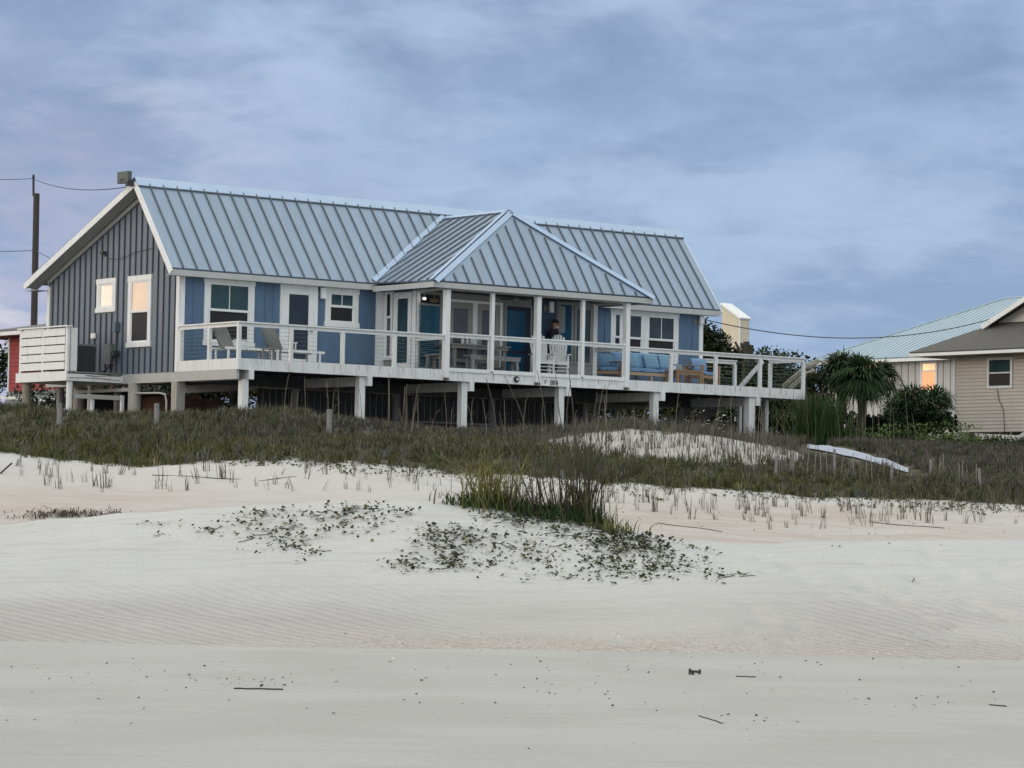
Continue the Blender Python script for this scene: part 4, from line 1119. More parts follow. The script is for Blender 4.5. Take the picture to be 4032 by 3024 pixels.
def nwin(parent, u, v0, v1, c0, c1, up_, lo_, cas=.09, mid=None):
    T = lambda a,o,c: (u-o, a, c)
    mb = MB(T); mb.box(v0,v0+cas,0,.04,c0,c1); mb.box(v1-cas,v1,0,.04,c0,c1); mb.box(v0+cas,v1-cas,0,.04,c0,c0+cas); mb.box(v0+cas,v1-cas,0,.04,c1-cas,c1)
    md = mid or (c0+c1)/2
    mb.box(v0+cas,v1-cas,.005,.03,md-.025,md+.025)
    o = mb.build('window', WHITE, parent)
    mb = MB(T); mb.box(v0+cas,v1-cas,.001,.012,md+.0251,c1-cas); mb.build('pane', up_, o)
    mb = MB(T); mb.box(v0+cas,v1-cas,.001,.009,c0+cas,md-.0251); mb.build('pane', lo_, o)
nwin(th, -.014, -2.74, -1.58, 1.50, 2.58, G_GREEN, G_SCREEN)
for v in (-.35,-4.4,-8):
    mb = MB(); mb.lathe([(.30,-1.2),(.28,0)],(.3,v,-.01),12); mb.build('pier', CONC, th)
mb = MB(); mb.beam((.1,-3.3,-.02),(.1,-2.2,-.75),.12,.14); mb.build('brace', WHITE2, th)
for v in (-2.0,-2.5):
    mb = MB(); mb.tube([(.2,v,-.9),(.2,v,-.01)],.025); mb.build('pipe', TRIM, th)
mb = MB(TH_ := (lambda a,o,c: (-.014-o, a, c))); mb.tube([(-2.05,.02,1.48),(-2.15,.03,1.1),(-2.35,.03,.75),(-2.4,.02,.2),(-2.42,.03,-.3)],.012); mb.build('hanging_cable', DARKM, th)

LGW = mat('light_grey_board_siding', (.52,.53,.53), .7, .06, 2)
bh = frame_at('blue_roof_house', 1788, 905, 135, 'pale board and batten house with light blue metal roof behind the palms')
mb = MB(); mb.box(0,8,-16,0,-1.0,2.52); mb.mi = 1
v = -.35
while v > -16: mb.box(-.02,-.001,v-.03,v,-1.0,2.5); v -= .42
mb.build('wall', [LGW, mat('batten_line',(.25,.245,.235),.8,.1,3)], bh)
BROOF = mat('blue_metal_roof', (.33,.44,.51), .4, .07, 2, metal=.3)
o_ = .62; eb = 2.62; sb_ = .47; tt = 6.2
mb = MB()
mb.slab([(-o_,o_,eb),(-o_,-17,eb),(tt-o_,-17,eb+sb_*tt),(tt-o_,o_-tt,eb+sb_*tt)],.06)
mb.slab([(-o_,o_,eb),(2*tt-o_,o_,eb),(tt-o_,o_-tt,eb+sb_*tt)],.06)
mb.mi = 1
v = o_-.35
nb = Vector((-sb_,0,1)).normalized()
while v > -16.5:
    t = min(tt, o_-v)
    a = Vector((-o_,v,eb)); b = Vector((t-o_,v,eb+sb_*t)); b = a.lerp(b,.985); mb.beam(a+nb*.006,b+nb*.006,.03,.012,nb); v -= .30
mb.build('roof', [BROOF, mat('blue_roof_seam',(.22,.31,.35),.6,.1,3)], bh)
mb = MB(); mb.tube([(-o_,o_,eb+.01),(tt-o_,o_-tt,eb+sb_*tt+.01),(tt-o_,-17,eb+sb_*tt+.01)],.05,6); mb.build('hip_cap', BROOF, bh)
mb = MB(); mb.box(-o_-.02,-o_+.02,-17,o_,eb-.20,eb-.062); mb.box(-o_+.02,10,o_-.02,o_+.02,eb-.20,eb-.062); mb.build('fascia', WHITE, bh)
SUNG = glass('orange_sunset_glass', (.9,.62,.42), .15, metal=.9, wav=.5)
REFLW, ntw, blw = new_mat('sunset_reflection_pane'); blw.inputs['Base Color'].default_value=(.6,.25,.1,1); blw.inputs['Emission Color'].default_value=(1,.50,.26,1); blw.inputs['Emission Strength'].default_value=.68  # sunset reflection put in as emission; no lamp behind the pane
nwin(bh, -.022, -6.75, -5.75, 1.05, 2.42, SUNG, REFLW, .10, 2.0)
mb = MB(); mb.box(-.6,-.1,-3.2,-.4,-1.0,-.55); mb.build('porch_step', LGW, bh)

YEL = mat('pale_yellow_siding', (.64,.59,.47), .7, .06, 3)
YEL2 = mat('pale_green_yellow_siding', (.50,.50,.42), .7, .06, 3)
yh = frame_at('yellow_house', 1597, 765, 150, 'distant pale yellow house whose tall slanted chimney rises behind the deck')
h0, h1 = 1.80, 2.55
mb = MB(); mb.add([(0,0,-.3),(.66,0,-.3),(.66,1.35,-.3),(0,1.35,-.3),(0,0,h0),(.66,0,h0),(.66,1.35,h1),(0,1.35,h1)],[(0,3,2,1),(4,5,6,7),(0,1,5,4),(1,2,6,5),(2,3,7,6),(3,0,4,7)])
ch = mb.build('chimney', YEL, yh)
mb = MB(); mb.slab([(-.06,-.08,h0+.06-.03),(.74,-.08,h0+.06-.03),(.74,1.42,h1+.10),(-.06,1.42,h1+.10)],.09); mb.build('chimney_cap', WHITE, ch)
mb = MB(); mb.box(-.02,.03,-.03,.02,-.3,h0-.06); mb.build('corner_board', WHITE, ch)
mb = MB(); mb.box(-.3,2,-.1,5,-4.0,-.31); mb.build('wall', LGW, yh)
mb = MB(); mb.slab([(-.6,-.3,-.32),(2.2,-.3,-.32),(2.2,2.6,.0),(-.6,2.6,.0)],.08); mb.slab([(-.6,2.6,.0),(2.2,2.6,.0),(2.2,5.4,-.3),(-.6,5.4,-.3)],.08); mb.build('roof', mat('white_metal_roof',(.62,.64,.66),.5,.06,3), yh)

REDW = mat('red_clapboard', (.36,.06,.065), .7, .15, 3)
rh_ = frame_at('red_house', 18, 846, 106, 'red clapboard house with grey roof behind the left end of the blue house')
mb = MB(); mb.box(0,7,-12,0,0,2.0); mb.mi = 1
z = .12
while z < 1.9: mb.box(-.012,-.001,-12,-.05,z,z+.012); z += .15
mb.build('wall', [REDW, mat('red_board_gap',(.16,.025,.03),.8,.1,3)], rh_)
mb = MB(); mb.box(-.04,.0,-12,.05,-.6,-.001); mb.build('skirt_board', mat('grey_skirt',(.22,.24,.24),.8,.15,3), rh_)
mb = MB(); mb.box(-.03,.0,-.05,.03,.0,1.95); mb.build('corner_board', WHITE, rh_)
mb = MB(); mb.slab([(-.7,1.2,2.12),(-.7,-13,2.12),(3.2,-13,2.75),(3.2,1.2,2.75)],.06); mb.slab([(3.2,1.2,2.75),(3.2,-13,2.75),(7,-13,2.1),(7,1.2,2.1)],.06); mb.build('roof', mat('grey_shingle_roof',(.16,.15,.15),.9,.2,10), rh_)
mb = MB(); mb.box(-.73,-.69,-13,1.2,1.93,2.06); mb.build('fascia', WHITE, rh_)
mb = MB(); mb.box(-.69,7,-13,1.19,1.90,1.93); mb.build('soffit', mat('dark_red_soffit',(.12,.03,.03),.8,.1,3), rh_)
mb = MB(); mb.beam((-2.4,-9.5,-.62),(-2.4,-3.2,-.35),.08,.10); mb.beam((-2.4,-9.5,-1.0),(-2.4,-9.5,-.6),.08,.08,(1,0,0)); mb.beam((-2.4,-3.2,-1.0),(-2.4,-3.2,-.33),.08,.08,(1,0,0)); 
hr = mb.build('low_railing', WHITE2, None); hr.matrix_world = Matrix.Translation(rh_.location)@Matrix.Rotation(A,4,'Z'); tag(hr,'low white railing seen under the air conditioner platform','railing')

# utility pole and lines
POLE = mat('dark_utility_pole', (.055,.05,.045), .9, .25, 4, stretch=(4,4,.6))
P0 = PX(75, 700, 120); gz = GZ(P0.x, P0.y)
P1 = PX(79, 418, 120)
up_ = empty('utility_pole', (P0.x, P0.y, gz), 0, 'dark wooden utility pole behind the left gable', 'utility pole')
mb = MB(); H_ = P1.z-gz; mb.tube([(0,0,-.5),(P1.x-P0.x,0,H_)],[.15,.125],12); mb.build('pole', POLE, up_)
mb = MB(); mb.beam((P1.x-P0.x-.12,0,H_-.1),(P1.x-P0.x-.14,0,H_+.62),.08,.08,(1,0,0)); mb.build('pole_top_bracket', POLE, up_)
mb = MB(); mb.lathe([(.05,0),(.07,.04),(.04,.09),(.05,.14)],(P1.x-P0.x-.14,0,H_+.62),8); mb.build('insulator', DARKM, up_)
def wire(pts, r, label, group=None):
    mb = MB(); mb.tube(pts, r, 5)
    return tag(mb.build('power_line', DARKM, None), label, 'power line', group)
def sag(a, b, s, n_=24):
    return [a.lerp(b, t)-Vector((0,0,s*4*t*(1-t))) for t in [i/n_ for i in range(n_+1)]]
T0 = PX(71,386,120)
wire(sag(PX(-260,372,130), T0, .15), .014, 'upper power line leaving the pole top to the left')
wire(sag(T0, HW(-.3,VR+.4,RH-.15), .25), .014, 'power line from the pole top to the peak of the gable')
wire(sag(PX(-260,532,130), PX(76,541,119.8), .12), .014, 'lower power line left of the utility pole')
wire(sag(PX(76,541,119.8), HW(1.5,WD_-.2,EH+.35), .1), .014, 'short lower power line from the pole to the back eave')
b_ = th.location+UX*.75+VX*-.95+Vector((0,0,wg+.15))
wire(sag(HW(LH+.02,.05,2.13), b_, .62), .016, 'sagging service line from the blue house to the tan house')
# ------------------------------------------------------------------ vegetation
def fol(name, c, rough=.75, var=.3, scale=1.5): return mat(name, c, rough, var, scale, attr=True, spec=.2)
GRASSM = fol('dune_grass_blades', (1,1,1), var=.12)
def blades(base, n_per, h, wd, lean, colr, droop=.0, seed=1, hv=.35):
    """base (n,3) clump roots -> bent thin blades (two stacked tapering pieces). colr (n,3)"""
    r = np.random.default_rng(seed); n_ = len(base); m_ = n_*n_per
    b = np.repeat(base, n_per, 0)+np.c_[r.normal(0,.05,m_), r.normal(0,.05,m_), np.zeros(m_)]
    hh = np.repeat(h, n_per)*r.uniform(1-hv,1+hv,m_) if not np.isscalar(h) else h*r.uniform(1-hv,1+hv,m_)
    ph = r.uniform(0,2*math.pi,m_); ln = np.abs(r.normal(0,lean,m_))
    d = np.c_[np.cos(ph),np.sin(ph),np.zeros(m_)]
    side = np.c_[-np.sin(ph+r.normal(0,1,m_)),np.cos(ph),np.zeros(m_)]; side /= np.linalg.norm(side,axis=1)[:,None]+1e-9
    ww = (wd*r.uniform(.6,1.4,m_))[:,None]
    mid = b+d*(ln*hh*.35)[:,None]; mid[:,2] += hh*.58
    tip = b+d*(ln*hh)[:,None]; tip[:,2] += hh*(1-droop*ln)
    v = np.stack([b-side*ww*.5, b+side*ww*.5, mid+side*ww*.42, mid-side*ww*.42, tip], 1)
    c = np.repeat(np.repeat(colr, n_per, 0)*r.uniform(.75,1.25,(m_,1)), 5, 0)
    o5 = (np.arange(m_)*5)[:,None]
    tri = np.concatenate([o5+np.array([[0,1,2]]), o5+np.array([[0,2,3]]), o5+np.array([[3,2,4]])], 1)
    return v.reshape(-1,3), tri.ravel(), c
OLIVE = np.array((.105,.108,.040)); BROWN = np.array((.098,.090,.076)); GREEN = np.array((.045,.085,.025)); STRAW = np.array((.27,.235,.15)); GREYB = np.array((.105,.105,.095))
def sample(n_, dmin, dmax, pmin, pmax, seed):
    r = np.random.default_rng(seed); d = r.uniform(dmin**2, dmax**2, n_)**.5; p = r.uniform(pmin, pmax, n_)
    x = (p-1106)/fd*d; z = ground(x, d)
    P_ = np.c_[x, d, z]; qx, qy = project(P_)
    return P_, qx, qy, r
def underhouse(P_):
    dx = P_[:,0]-HO.x; dy = P_[:,1]-HO.y
    u = dx*UX.x+dy*UX.y; v = dx*VX.x+dy*VX.y
    return (u>-1.4)&(u<19.5)&(v>-1.6)&(v<7)
def onpath(qx, qy):
    c = np.interp(qx, [1735,1790,1850,1905,1960,2010],[966,972,985,1000,1018,1030]); w_ = np.interp(qx,[1735,1790,1850,1905,1960,2010],[6,9,10,10,8,6])
    return (qx>1725)&(qx<2012)&(qy>c-w_)&(qy<c+w_+13)
P_, qx, qy, r = sample(30000, 64.2, 98, -420, 2620, 11)
eline = 64.35+.3*wav(P_[:,0]*1.3, P_[:,0]*0)+np.where(qx>1350,.4,0)
hmp = inhump(qx, qy)*((P_[:,1]>66)&(P_[:,1]<84))
keep = (P_[:,1] > eline) & ~underhouse(P_) & ~onpath(qx,qy) & (r.uniform(0,1,len(P_)) > hmp*.97)
keep &= r.uniform(0,1,len(P_)) > .75*np.clip(wav(P_[:,0]*.6+9,P_[:,1]*1.4,7)-.45,0,1)*2
keep &= (P_[:,1] < np.interp(qx,[0,600,1200,1500,1750,2212],[79,78,82,87,97,97])) & (r.uniform(0,1,len(P_)) < np.interp(P_[:,1],[64,72,98],[1,.9,.45]))
P_ = P_[keep]; qx = qx[keep]; qy = qy[keep]; n_ = len(P_)
mixn = np.clip(.56+.55*wav(P_[:,0]*.45+3, P_[:,1]*.6, 2)+np.interp(P_[:,1],[64,68,76,98],[.32,.15,-.40,-.35])+.2*np.interp(qx,[0,700,1100,1300,2212],[.3,.3,-.1,-.7,-.8]),0,1)[:,None]
cl = OLIVE*mixn+BROWN*(1-mixn)
sel = r.uniform(0,1,n_) if False else np.random.default_rng(5).uniform(0,1,n_)
cl = np.where(sel[:,None] < .12, GREYB*1.5, cl); cl = np.where(sel[:,None] > .96, STRAW*.8, cl); cl = np.where((sel[:,None]>.90)&(sel[:,None]<=.95), GREEN, cl)
hh = np.interp(P_[:,1],[64,66,70,73,80,98],[.22,.28,.30,.24,.24,.28])*(.8+.4*np.clip(wav(P_[:,0]*.8,P_[:,1]*.8,4),-1,1)+.15)
V_, T_i, C_ = blades(P_, 14, hh, .016, .75, cl, .35, 21)
o = fast_mesh('dune_grass', V_, 3, T_i, GRASSM, col=C_); tag(o, 'dense olive and brown dune grass covering the slope below the houses', 'grass', kind='stuff')
print('grass clumps', n_)
# sparse dead stalks on the bare hump
P_, qx, qy, r = sample(9000, 67, 84, 1100, 1800, 31)
k_ = (inhump(qx, qy) > .02) & ~underhouse(P_); P_ = P_[k_][:1100]
V_, T_i, C_ = blades(P_, 3, .34, .015, .3, np.tile(BROWN*1.1,(len(P_),1)), 0, 32, .6)
tag(fast_mesh('dead_stalks', V_, 3, T_i, GRASSM, col=C_), 'thin dead stalks sticking out of the bare white sand hump', 'stalks', kind='stuff')

# grass tufts planted on the bare slope
def tuft(P0, h, seed, label, grp, colr=None, n_b=8, wd=.017, lean=.28):
    r = np.random.default_rng(seed)
    c = colr if colr is not None else (STRAW*.45+GREYB*.55)*r.uniform(.42,.8)
    V_, T_i, C_ = blades(np.zeros((1,3)), n_b, h, wd, lean, c[None], .1, seed, .4)
    o = fast_mesh('grass_tuft', V_, 3, T_i, GRASSM, col=C_); o.location = P0
    return tag(o, label, 'grass tuft', grp)
r = np.random.default_rng(77)
protos = [tuft(Vector((0,0,-50)), .36, 100+i, 'x', 'x', wd=.017, n_b=(5,7,9,6,12,4,8)[i]) for i in range(7)]
def in_left(): 
    x = r.uniform(-30, 960); e_ = np.interp(x, cols, EDGE); return x, e_+r.uniform(6, 70)
def in_right():
    x = r.uniform(1310, 2240); e_ = np.interp(x, cols, EDGE); return x, e_+r.uniform(4, 30+55*(1-abs(x-1700)/700))
used = []
def put_tufts(gen, cnt, label, grp, bands):
    k = 0; tries = 0
    while k < cnt and tries < 3000:
        tries += 1
        x, y = gen(); p = on_ground(x, y, 52, 66)
        if p is None or p.y < 53.5: continue
        if any(abs(p.x-q.x)+abs(p.y-q.y) < .16 for q in used): continue
        used.append(p)
        o = protos[int(r.integers(7))].copy(); COL.objects.link(o); o.location = p-Vector((0,0,.02)); o.rotation_euler = (0,0,r.uniform(0,6.28)); s = r.uniform(.5,1.15); o.scale = (s*.8,s*.8,s)
        o.rotation_euler = (r.normal(0,.12), r.normal(0,.12), r.uniform(0,6.28))
        tag(o, label, 'grass tuft', grp); k += 1
put_tufts(in_left, 100, 'small dry grass tuft on the bare sand strip left of the central shrub', 'dry grass tufts on the left sand strip', None)
put_tufts(in_right, 140, 'small greenish grass tuft on the bare sand strip right of the central shrub', 'grass tufts on the right sand strip', None)
for p_ in protos: bpy.data.objects.remove(p_)

# low green creepers along the grass edge on the right and leaves scattered over the near dune
def leaves(pts, size, colr, seed, up=.6):
    r = np.random.default_rng(seed); n_ = len(pts)
    ph = r.uniform(0,2*math.pi,n_); el = r.uniform(-.2,1.2,n_)
    d = np.c_[np.cos(ph)*np.cos(el), np.sin(ph)*np.cos(el), np.sin(el)*up]
    s = np.c_[-np.sin(ph), np.cos(ph), r.normal(0,.35,n_)]; sz = (size*r.uniform(.55,1.35,n_))[:,None]
    a = pts; v = np.stack([a, a+d*sz*.5+s*sz*.34, a+d*sz, a+d*sz*.5-s*sz*.34], 1)
    v[:,:,2] += .008
    c = np.repeat(colr*r.uniform(.7,1.3,(n_,1)), 4, 0)
    return v.reshape(-1,3), np.arange(n_*4), c
LEAF = fol('creeper_leaves', (1,1,1), var=.15)
cent = [(540,1130,40,22,26),(610,1110,40,14,18),(590,1165,50,26,32),(650,1190,30,20,22),(700,1112,60,16,24),(800,1103,60,14,34),(850,1110,35,14,22),(740,1135,60,22,18),(820,1150,50,20,10),
        (900,1190,50,30,26),(950,1160,35,26,40),(985,1180,35,26,50),(960,1215,50,18,44),(880,1222,30,12,26),(1010,1150,30,22,24),(1060,1215,50,26,30),(1110,1170,60,30,26),(1150,1205,50,26,30),
        (1060,1120,40,10,20),(1140,1125,60,14,34),(1230,1145,50,18,46),(1290,1165,40,24,60),(1340,1185,50,24,70),(1390,1180,40,22,60),(1330,1215,50,24,50),(1400,1235,50,20,60),(1440,1205,40,22,34),(1500,1215,40,26,30),(1545,1248,28,10,14),(1220,1235,40,20,20),(1290,1235,30,22,20),
        (1200,1120,70,12,50),(1120,1125,40,12,30),(1340,1160,40,14,50),(1430,1180,40,14,34),(620,1150,90,40,30),(760,1130,120,30,30),(1250,1200,150,35,50),(1050,1190,140,35,36),(350,1140,60,16,9),(450,1150,25,14,12),(1610,1243,30,8,4),(985,1225,20,10,12)]
L_ = []
r = np.random.default_rng(9)
for (x,y,sx,sy,cn) in cent:
    for _ in range(int(cn*1.15)):
        qx_, qy_ = r.normal(x,sx*.72), r.normal(y,sy*.62)
        top = np.interp(qx_, cols, CREST)+7
        if qy_ < top: qy_ = top+r.uniform(0,8)
        p = on_ground(qx_, qy_, 38, 53)
        if p is None: continue
        for _k in range(int(r.integers(1,5))):
            L_.append((p.x+r.normal(0,.055), p.y+r.normal(0,.10), p.z+abs(r.normal(0,.025))))
L_ = np.array(L_); 
q_ = np.random.default_rng(3).uniform(0,1,(len(L_),1))
LC = np.where(q_<.76, np.array([[.055,.066,.038]]), np.array([[.11,.13,.05]])); LC = np.where(q_>.93, np.array([[.20,.15,.08]]), LC)
V_, Q_, C_ = leaves(L_, .080, LC, 8)
tag(fast_mesh('creeping_beach_plant', V_, 4, Q_, LEAF, col=C_), 'dark leafy creeper scattered over the near dune in front of the shrub', 'ground cover', kind='stuff')
# runners of the creeper
P_, qx, qy, r = sample(5200, 55, 66, 1300, 2400, 41)
e_ = np.interp(qx, cols, EDGE)
k_ = (qy > e_-4)&(qy < e_+22+18*np.clip(wav(P_[:,0],P_[:,1]),-1,1)); P_ = P_[k_][:1500]
P2, qx2, qy2, r2 = sample(4000, 57, 66, 500, 1330, 42); e2 = np.interp(qx2, cols, EDGE)
k2 = (qy2 > e2-2)&(qy2 < e2+14+30*np.clip(wav(P2[:,0]*.7,P2[:,1],6),0,1)*(qx2>650)); P2 = P2[k2][:650]
P_ = np.r_[P_,P2]
V_, Q_, C_ = leaves(P_, .09, np.tile(np.array((.07,.095,.04)),(len(P_),1))*np.random.default_rng(2).uniform(.7,1.5,(len(P_),1)), 43)
tag(fast_mesh('dune_edge_creeper', V_, 4, Q_, LEAF, col=C_), 'low green creeper along the lower edge of the dune grass', 'ground cover', kind='stuff')

# runners joining the creeper leaves
mb = MB(); rr_ = np.random.default_rng(88)
for _ in range(48):
    i_ = int(rr_.integers(len(L_))); a = L_[i_]; an = rr_.uniform(-.6,.6)+(math.pi if rr_.uniform()<.5 else 0); pp = []
    for k in range(5):
        x_ = a[0]+math.cos(an)*k*.06+rr_.normal(0,.01); y_ = a[1]+math.sin(an)*k*.2+rr_.normal(0,.03); pp.append((x_,y_,GZ(x_,y_)+.012))
    mb.tube(pp, .006, 4)
tag(mb.build('creeper_runner', fol('runner_stem',(1,1,1)) if False else mat('runner_stem',(.07,.055,.04),.8,.2,6), None), 'thin dark runners linking the creeper leaves on the near dune', 'ground cover', kind='stuff')
# shrubs in the middle, on the crest of the near dune
def plant(name, label, cat, P0, spec, group=None):
    """spec: list of (n, height, width, lean, colour, spread, droop)"""
    t = empty(name, P0, 0, label, cat, group)
    for (pn, n_b, h, wd, lean, c, spx, spy, droop, hv) in spec:
        r = np.random.default_rng(abs(hash(pn+label))%9999 if False else len(label)*7+n_b)
        base = np.c_[r.normal(0,spx,n_b), r.normal(0,spy,n_b), np.zeros(n_b)]
        g0 = ground(base[:,0]+P0.x, base[:,1]+P0.y)-P0.z; base[:,2] = g0-.02
        V_, T_i, C_ = blades(base, 1, h, wd, lean, np.tile(np.array(c),(n_b,1)), droop, n_b+3, hv)
        fast_mesh(pn, V_, 3, T_i, GRASSM, parent=t, col=C_)
    return t
c0 = on_ground(1060, 1092, 44, 53); 
plant('dune_shrub', 'spreading yellow-green twiggy shrub at the left of the central clump on the dune crest', 'shrub', c0,
      [('twig', 260, .80, .016, 1.0, (.16,.155,.055), .22, .25, .10, .5), ('foliage', 600, .22, .024, .8, (.050,.080,.028), .34, .22, .2, .6)])
c1 = on_ground(1150, 1103, 44, 53)
plant('dune_shrub', 'low dense dark green shrub in the centre of the clump on the dune crest', 'shrub', c1,
      [('foliage', 750, .22, .020, .9, (.045,.085,.028), .36, .25, .2, .6), ('twig', 160, .55, .012, .45, (.11,.09,.07), .35, .2, .1, .5)])
c2 = on_ground(1255, 1122, 44, 53)
plant('dune_shrub', 'tall upright dark stalked shrub at the right end of the clump on the dune crest', 'shrub', c2,
      [('stem', 60, 1.15, .022, .42, (.060,.052,.036), .17, .12, 0, .5), ('twig', 110, .80, .013, .45, (.11,.10,.045), .26, .2, 0, .5), ('foliage', 650, .26, .020, .7, (.034,.070,.026), .25, .2, .1, .6)])
c3 = on_ground(1330, 1150, 44, 53)
plant('dune_shrub', 'small yellowish leafy sprig below the right end of the central shrub clump', 'shrub', c3,
      [('foliage', 90, .20, .022, .7, (.17,.17,.06), .16, .12, .1, .5)])
# tall bent sea oat stalks
STALK = mat('dry_stalk', (.055,.048,.036), .8, .2, 6)
r = np.random.default_rng(55)
st = [(1140,1095,1050,815),(1175,1100,1090,812),(1205,1105,1160,800),(1262,1118,1228,795),(1232,1112,1200,806),(1290,1115,1310,930),(1300,1120,1306,880),(1240,1115,1233,820),(1215,1108,1192,900),(1185,1100,1120,905),(1160,1098,1078,890),(1275,1112,1290,845),(1225,1108,1255,935),(1248,1114,1262,960),(1268,1117,1296,990),(1280,1118,1305,1010),(1196,1104,1172,960),(1168,1100,1150,970),(1238,1112,1246,900),(1252,1116,1275,930),(1150,1098,1120,985),(1210,1106,1216,940)]
for i,(x0,y0,x1,y1) in enumerate(st):
    p = on_ground(x0, y0, 44, 53)
    if p is None: continue
    q = PX(x1, y1, p.y+r.uniform(-.2,.3)); m_ = p.lerp(q,.5)+Vector((r.normal(0,.05),0,.06))
    pts = [p-Vector((0,0,.05)), p.lerp(m_,.55)+Vector((r.normal(0,.01),0,0)), m_, m_.lerp(q,.5)+Vector((r.normal(0,.02),0,.03)), q]
    mb = MB(); mb.tube([tuple(a-p) for a in pts], [.014,.012,.010,.008,.005], 5)
    if i in (0,1,3,4):
        for k in range(2):
            a = pts[2].lerp(pts[3], r.uniform(0,.8))-p; mb.tube([tuple(a),tuple(a+Vector((r.choice([-1,1])*.16,0,.05))),tuple(a+Vector((r.choice([-1,1])*.25,0,.16)))],[.004,.003,.002],4)
    o = mb.build('sea_oat_stalk', STALK, None); o.location = p
    tag(o, 'tall thin bare stalk rising from the central shrub clump in front of the deck', 'stalk', 'tall bare stalks above the central shrub')
# pale stalks standing in front of the space below the deck
PST = mat('pale_stalk', (.20,.18,.14), .8, .2, 6)
for i in range(46):
    x = r.uniform(590, 1700); d = r.uniform(73, 76.5); p = GP(x, d)
    h = r.uniform(.55,1.45); lx = r.normal(0,.09)
    mb = MB(); mb.tube([(0,0,-.05),(lx*.4,0,h*.5),(lx,0,h*.85),(lx*1.6+.03,0,h)],[.0075,.006,.005,.003],4)
    if r.uniform() < .4: mb.tube([(lx*.5,0,h*.55),(lx*.5+r.choice([-1,1])*.10,0,h*.7)],[.004,.002],4)
    o = mb.build('grass_stalk', PST, None); o.location = p
    tag(o, 'tall pale dry stalk standing in front of the dark space below the deck', 'stalk', 'pale stalks in front of the pilings')
# weathered posts in the dune grass
pl = [(127,905,70,'far left, below the slatted screen'),(337,905,70,'below the tall gable window'),(710,918,72,'below the small square front window'),(1396,975,72,'in the bare white sand hump')]
for (x,y,d,wh) in pl:
    p = on_ground(x, y+22, 66, 80) or GP(x, d)
    mb = MB(); mb.tube([(0,0,-.2),(.01,.0,.30),(.0,.01,.62 if x<1300 else .45)],[.07,.065,.06] if x<1300 else [.05,.045,.04],8)
    o = mb.build('dune_post', GREYW, None); o.location = p; tag(o, 'weathered grey post in the dune, '+wh, 'post', 'weathered posts in the dune grass')
# sand fence on the right
SF = mat('sand_fence_wood', (.24,.23,.21), .85, .25, 5)
fp = [on_ground(x, y, 62, 90) for x,y in ((1675,1038),(1712,1036),(1803,1040),(1925,1046),(2010,1050),(2118,1062))]
fp = [p for p in fp if p is not None]
fence = empty('sand_fence', fp[0], 0, 'broken weathered picket sand fence in the grass on the right', 'fence')
for i,p in enumerate(fp):
    mb = MB(); q = p-fp[0]; h = (.50,.62,.74,.42,.62,.52)[i%6]
    mb.tube([tuple(q-Vector((0,0,.1))),tuple(q+Vector((r.normal(0,.02),0,h)))],[.038,.033],7); mb.build('fence_post', GREYW, fence)
for p,q in zip(fp[:-1],fp[1:]):
    L0 = (q-p).length; n_ = int(L0/.14)
    for k in range(1,n_):
        if r.uniform() < (.25 if q.x < fp[2].x+.01 else .62): continue
        a = p.lerp(q,k/n_); a.z = GZ(a.x,a.y); a = a-fp[0]; h = r.uniform(.50,.82)
        mb = MB(); mb.beam(tuple(a-Vector((0,0,.05))),tuple(a+Vector((r.normal(0,.03),0,h))),.035,.012,(1,0,0)); mb.build('picket', SF, fence)

# trees and palms on the right
LM = fol('broad_foliage', (1,1,1), var=.2)
BARK = mat('palm_bark', (.05,.046,.04), .95, .3, 12, bump=.02, bscale=20)
def fronds(n_f, rad, r, c, zmin=-.6, zmax=1.2, leaflets=15, wl=.05, pet=.35, droop=.75, dead=0):
    vs = []; cs = []
    for k in range(n_f):
        ph = r.uniform(0,2*math.pi); el = r.uniform(zmin, zmax)
        d = np.array([math.cos(ph)*math.cos(el), math.sin(ph)*math.cos(el), math.sin(el)])
        L0 = rad*r.uniform(.75,1.1)
        hub = d*L0*pet
        sd = np.cross(d,[0,0,1.0]); sd /= np.linalg.norm(sd)+1e-9; up_ = np.cross(sd,d)
        col_ = np.array(c)*r.uniform(.55,1.5)
        if r.uniform() < dead: col_ = np.array((.22,.18,.12))*r.uniform(.6,1.2)
        # petiole
        w0 = sd*.015; vs += [-w0, w0, hub+w0, hub-w0]; cs += [col_*.8]*4
        for j in range(leaflets):
            a = (j/(leaflets-1)-.5)*R(190); ll = L0*(1-pet)*(1-.25*abs(j/(leaflets-1)-.5)*2)*r.uniform(.85,1.1)
            dr = d*math.cos(a)+sd*math.sin(a)+up_*r.normal(.05,.08)
            s2 = -d*math.sin(a)+sd*math.cos(a)
            mid = hub+dr*ll*.55; tip = hub+dr*ll+np.array([0,0,-droop*ll*r.uniform(.2,.9)])
            vs += [hub, mid+s2*wl*.5, tip, mid-s2*wl*.5]; cs += [col_*r.uniform(.8,1.2)]*4
    return np.array(vs), np.arange(len(vs)), np.array(cs)
